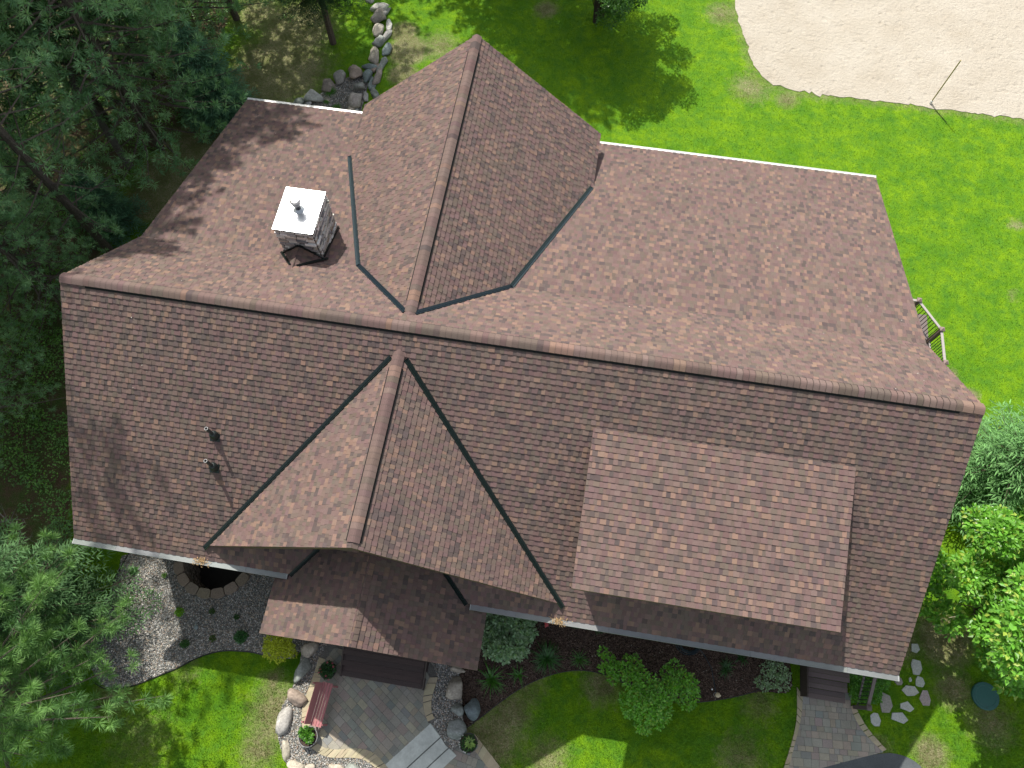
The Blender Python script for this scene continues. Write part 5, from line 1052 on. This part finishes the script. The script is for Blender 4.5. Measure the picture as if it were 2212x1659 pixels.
# ------------------------------------------------------------------ pots
def pot(F_, x, y, rp, label, seed, kind):
    zt_ = .45; c = F_(x, y, zt_); r_ = (F_(x+rp, y, zt_)-c).length; z0_ = PZ if kind != 2 else .03
    root = empty('flower_pot', (c.x, c.y, z0_), label, 'planter', 'dark round planters by the patio'); mb = MB(); hh_ = zt_-z0_
    mb.lathe((c.x, c.y, z0_), [(.001, .0), (r_*.68, .0), (r_*.95, hh_-.04), (r_, hh_-.035), (r_, hh_), (r_*.93, hh_), (r_*.91, hh_-.05)], 28, (.02, .022, .022) if kind != 1 else (.03, .03, .03)); mb.build('pot', M_PLAST, root)
    if kind == 1: mb = MB(); mb.lathe((c.x, c.y, z0_), [(r_*.99, hh_+.001), (r_*1.01, hh_+.008), (r_*.95, hh_+.008)], 28, (.25, .25, .25)); mb.build('rim', M_PLAST, root)
    mb = MB(); mb.face([V(c.x+r_*.92*math.cos(t*.3), c.y+r_*.92*math.sin(t*.3), zt_-.045) for t in range(21)], (.05, .038, .03) if kind != 1 else (.16, .13, .10)); mb.build('soil', M_MULCH, root)
    rs = np.random.RandomState(seed); fo = Fo(); base = np.array([c.x, c.y, zt_])
    if kind == 0:
        for k in range(7): a = k*.9; blob_leaves(fo, rs, base+np.array([math.cos(a)*r_*.45, math.sin(a)*r_*.45, .05]), r_*.5, 80, .06, (.02, .07, .018), (.04, .13, .03))
        for k in range(9):
            mb = MB(); a = rs.uniform(0, 6.28); q = r_*rs.uniform(.6, 1.15); p = V(c.x+q*math.cos(a), c.y+q*math.sin(a), zt_+rs.uniform(.05, .2))
            for j in range(5): mb.face([p, p+V(.03*math.cos(j*1.256), .03*math.sin(j*1.256), .012), p+V(.03*math.cos(j*1.256+.7), .03*math.sin(j*1.256+.7), .004)], (.55, .10, .16))
            mb.build('flower', M_LEAF, root)
    elif kind == 1:
        for k in range(13):
            a = rs.uniform(0, 6.28); q = rs.uniform(0, .6)*r_; blob_leaves(fo, rs, base+np.array([math.cos(a)*q-.04, math.sin(a)*q+.03, .08]), r_*.3, 34, .09, (.06, .20, .02), (.13, .32, .035))
    else:
        for k in range(6): a = k*1.1; blob_leaves(fo, rs, base+np.array([math.cos(a)*r_*.5, math.sin(a)*r_*.5, .0]), r_*.4, 60, .05, (.02, .08, .015), (.04, .13, .02))
        n = 26; a = rs.uniform(0, 6.28, n); D = unit(np.stack([np.cos(a), np.sin(a), rs.uniform(.1, .8, n)], -1)); fo.leaves(base+np.array([.04, .02, .05])+D*.02, D, np.tile([0, 0, 1.], (n, 1)), rs.uniform(.13, .2, n), np.full(n, .03), np.tile([.26, .40, .10], (n, 1))*rs.uniform(.7, 1.3, (n, 1)))
        for k in range(8):
            mb = MB(); aa = rs.uniform(1.8, 4.8); p = V(c.x+r_*.95*math.cos(aa), c.y+r_*.95*math.sin(aa), zt_+.07)
            for j in range(5): mb.face([p, p+V(.022*math.cos(j*1.256), .022*math.sin(j*1.256), .01), p+V(.022*math.cos(j*1.256+.8), .022*math.sin(j*1.256+.8), .004)], (.75, .75, .78))
            mb.build('flower', M_LEAF, root)
    fo.mesh('foliage', M_LEAF, root)
pot(Z2, 742, 752, 74, 'dark planter with pink flowers between porch steps and bench', 1, 0); pot(Z2, 572, 1328, 82, 'dark grey rimmed planter with leafy green plant at the low end of the bench', 2, 1); pot(Z2, 1957, 1382, 80, 'black planter with lime leaves and white flowers right of the concrete steps', 3, 2)
# ------------------------------------------------------------------ bench
RED = (.38, .15, .155); ba, bb = Z2(748, 862, PZ+.43), Z2(640, 1240, PZ+.43); ax = (bb-ba).normalized(); sd = V(0, 0, 1).cross(ax); sd = sd if sd.x > 0 else -sd; Lb = (bb-ba).length; mid = (ba+bb)/2
bench = empty('garden_bench', (mid.x, mid.y, PZ), 'faded red slatted garden bench along the left side of the paver patio', 'bench')
print('bench', Lb)
for k in range(4):
    mb = MB(); o_ = sd*(.115-k*.083); mb.bar(ba+o_, bb+o_, .070, .024, vary(RED, R, .08)); mb.build('seat_slat', M_WOOD, bench)
for k in range(3):
    mb = MB(); o_ = sd*(-.195-k*.03)+V(0, 0, .10+k*.105); e0, e1 = ba+o_, bb+o_; y_ = ax; up = (V(0, 0, 1)*.92-sd*.39).normalized()
    m3 = Matrix((ax, up, ax.cross(up))).transposed(); mb.box((e0+e1)/2, (Lb-.06, .10, .022), vary(RED, R, .08), M=m3); mb.build('back_slat', M_WOOD, bench)
for q in (.06, .94):
    p = ba.lerp(bb, q); mb = MB()
    mb.bar(p+sd*.15-V(0, 0, .02), p+sd*.20-V(0, 0, .43), .05, .05, RED); mb.bar(p-sd*.17-V(0, 0, .02), p-sd*.12-V(0, 0, .43), .05, .05, RED); mb.bar(p+sd*.17-V(0, 0, .04), p-sd*.2-V(0, 0, .04), .05, .05, RED); mb.bar(p-sd*.17-V(0, 0, .05), p-sd*.34+V(0, 0, .40), .045, .045, RED)
    mb.build('bench_leg', M_WOOD, bench)
# ------------------------------------------------------------------ net pole, hose, lantern, stake, flag, ornament, debris
pb = DD(2009, 224); mb = MB(); pole = empty('net_pole', tuple(pb), 'slim tan net pole standing at the edge of the sand court', 'pole')
mb.tube([pb+V(0, 0, -.05), pb+V(0, 0, 2.33)], .026, 10, (.42, .33, .16)); mb.build('pole', M_WOOD, pole); mb = MB(); mb.lathe(pb, [(.05, 0), (.05, .16), (.03, .18)], 12, (.65, .65, .62)); mb.build('ground_sleeve', M_PLAST, pole)
mb = MB(); mb.tube([pb+V(0, 0, .1), pb+V(.25, -.42, .02), pb+V(.62, -.95, .012)], .008, 4, (.03, .04, .03)); mb.build('guy_rope', M_FLAT, pole)
hc = Z3(1895, 520, .08); pts = []
rr_ = random.Random(8)
for k in range(9):
    rad = .34+rr_.uniform(-.07, .05); ox, oy = rr_.uniform(-.05, .05), rr_.uniform(-.04, .04)
    for q in range(24): t = q/24*6.283; pts.append(V(hc.x+ox*math.sin(t/2)+rad*math.cos(t), hc.y+oy*math.sin(t/2)+rad*.9*math.sin(t), .05+.012*k))
pts += [V(hc.x+.5, hc.y-.25, .03), V(hc.x+.75, hc.y-.6, .025), V(hc.x+.85, hc.y-1.0, .025), V(hc.x+.93, hc.y-1.35, .03)]
mb = MB(); mb.tube(pts, .011, 5, (.018, .035, .045)); tag(mb.build('garden_hose', M_PLAST), 'coiled dark garden hose on the mulch under the gutter', 'hose')
p = Z3(2097, 918, .25); mb = MB(); mb.tube([V(p.x, p.y, 0), V(p.x, p.y, .25)], .008, 5, (.05, .05, .05)); mb.lathe((p.x, p.y, .25), [(.001, -.02), (.022, -.01), (.026, .01), (.016, .028), (.001, .032)], 10, (.8, .82, .82)); tag(mb.build('garden_stake', M_PLAST), 'thin stake with small white ball tip in the mulch by the lantern', 'stake')
p = Z3(2148, 968, .2); la = empty('garden_lantern', (p.x, p.y, 0), 'small tan topped lantern with wire handle on the mulch edge', 'lantern'); mb = MB(); mb.lathe((p.x, p.y, 0), [(.045, 0), (.045, .17), (.07, .18), (.072, .20), (.03, .22), (.001, .222)], 16, (.50, .42, .26)); mb.lathe((p.x+.075, p.y-.005, .165), [(.028, 0), (.026, .02), (.001, .03)], 8, (.62, .52, .36)); mb.build('lantern_body', M_PLAST, la)
mb = MB(); mb.tube([V(p.x-.02+.0*t, p.y, .16)+V(-.11*math.sin(t*.39), .065*math.cos(t*.39), .03) for t in range(9)], .005, 5, (.35, .35, .33)); mb.build('handle', M_METAL, la)
p = Z3(665, 345, .7); fl_ = empty('garden_flag', (p.x, p.y, 0), 'small dark red garden flag on a wire stand under the gutter', 'flag'); mb = MB(); a = V(p.x-.02, p.y+.06, .78)
mb.prism([a+V(-.12, .04, .0), a+V(.05, .06, .04), a+V(.10, -.14, -.08), a+V(0, -.20, -.16), a+V(-.02, -.10, -.05)], V(.003, .003, -.008), (.34, .022, .03)); mb.prism([a+V(.10, .05, -.05), a+V(.2, .03, -.08), a+V(.17, -.06, -.15), a+V(.09, -.05, -.1)], V(.003, .003, -.008), (.20, .012, .03)); mb.build('flag_cloth', M_PLAST, fl_)
mb = MB(); mb.tube([a+V(-.1, .03, .0), a+V(-.2, -.25, -.3), V(a.x-.3, a.y-.3, 0)], .006, 5, (.10, .10, .10)); mb.tube([a+V(.05, -.1, -.08), V(a.x+.25, a.y-.2, 0)], .006, 5, (.1, .1, .1)); mb.build('flag_stand', M_METAL, fl_)
p = ZG(992, 885, .08); orn = empty('garden_ornament', (p.x, p.y, .02), 'small grey metal bird ornament lying on the shaded gravel', 'ornament'); mb = MB(); mb.lathe((p.x, p.y, .03), [(.001, 0), (.06, .01), (.075, .05), (.05, .075), (.001, .09)], 14, (.22, .27, .27)); mb.tube([V(p.x-.02, p.y+.05, .08), V(p.x-.03, p.y+.14, .12), V(p.x-.02, p.y+.2, .1)], [.02, .012, .006], 6, (.24, .29, .29)); mb.build('bird_body', M_PLAST, orn)
mb = MB(); mb.tube([V(p.x+.16, p.y+.02, .06), V(p.x+.22, p.y+.01, .07), V(p.x+.27, p.y-.02, .05)], [.012, .01, .014], 6, (.4, .42, .4)); mb.build('wing', M_PLAST, orn)
def debris(x, y, z, label, seed):
    rs = np.random.RandomState(seed); fo = Fo(); n = 150; C = np.array([x, y, z])+rs.normal(size=(n, 3))*[.10, .05, .018]+[0, 0, .03]; D = rnd_unit(rs, n)*[1, 1, .4]
    fo.leaves(C, unit(D), np.tile([0, 0, 1.], (n, 1)), rs.uniform(.04, .08, n), rs.uniform(.004, .01, n), np.tile([.40, .27, .14], (n, 1))*rs.uniform(.5, 1.4, (n, 1))); o = fo.mesh('leaf_litter', M_MULCHCHIP); tag(o, label, 'debris', 'clumps of dry litter on the front gutter')
def xat(px, py, z): return gp(px, py, z)
q = xat(439, 1199, H-D1); debris(q.x, -W1-.06, H-D1+.01, 'orange brown clump of dry needles on the left gutter at the valley foot', 1)
q = xat(1208, 1333, H-D1); debris(q.x, -W1-.06, H-D1+.01, 'tan clump of dry needles on the right gutter at the valley foot', 2)
for k, (px, py, lb) in enumerate(((2055, 1334, 'short dry twig lying on the lower right roof slope'), (207, 1340, 'curved dry twig at the left roof edge'))):
    zz = 5.4; 
    for _ in range(6): q = gp(px, py, zz); zz = zr(q.y)+.03
    mb = MB(); mb.tube([q+V(-.07, -.02, .01), q+V(0, .01, .02), q+V(.08, .03, .015+.03*MS)], .008, 5, (.30, .25, .18)); tag(mb.build('twig', M_BARK), lb, 'twig')

# small pale seeds and litter specks caught on the roof
rs = np.random.RandomState(55); fo = Fo(); C = []
while len(C) < 90:
    x, y = rs.uniform(.3, LX-.3), rs.uniform(-5.4, 9.5)
    if abs(x-8.55) < 5.2 and (y < 0 or y > .5) or (sx0-.1 < x < sx1+.1 and y < sy0+.2) or (4 < x < 5.6 and 2 < y < 4.6): continue
    C.append((x, y, zr(y)+.034))
C = np.array(C); n = len(C); D = rnd_unit(rs, n)*[1, 1, .3]; fo.leaves(C, unit(D), np.tile([0, 0, 1.], (n, 1)), rs.uniform(.015, .045, n), rs.uniform(.004, .012, n), np.tile([.55, .52, .45], (n, 1))*rs.uniform(.4, 1.2, (n, 1)))
lt = fo.mesh('roof_litter', M_MULCHCHIP); tag(lt, 'tiny pale seeds and leaf specks lying on the shingles', 'litter', kind='stuff')
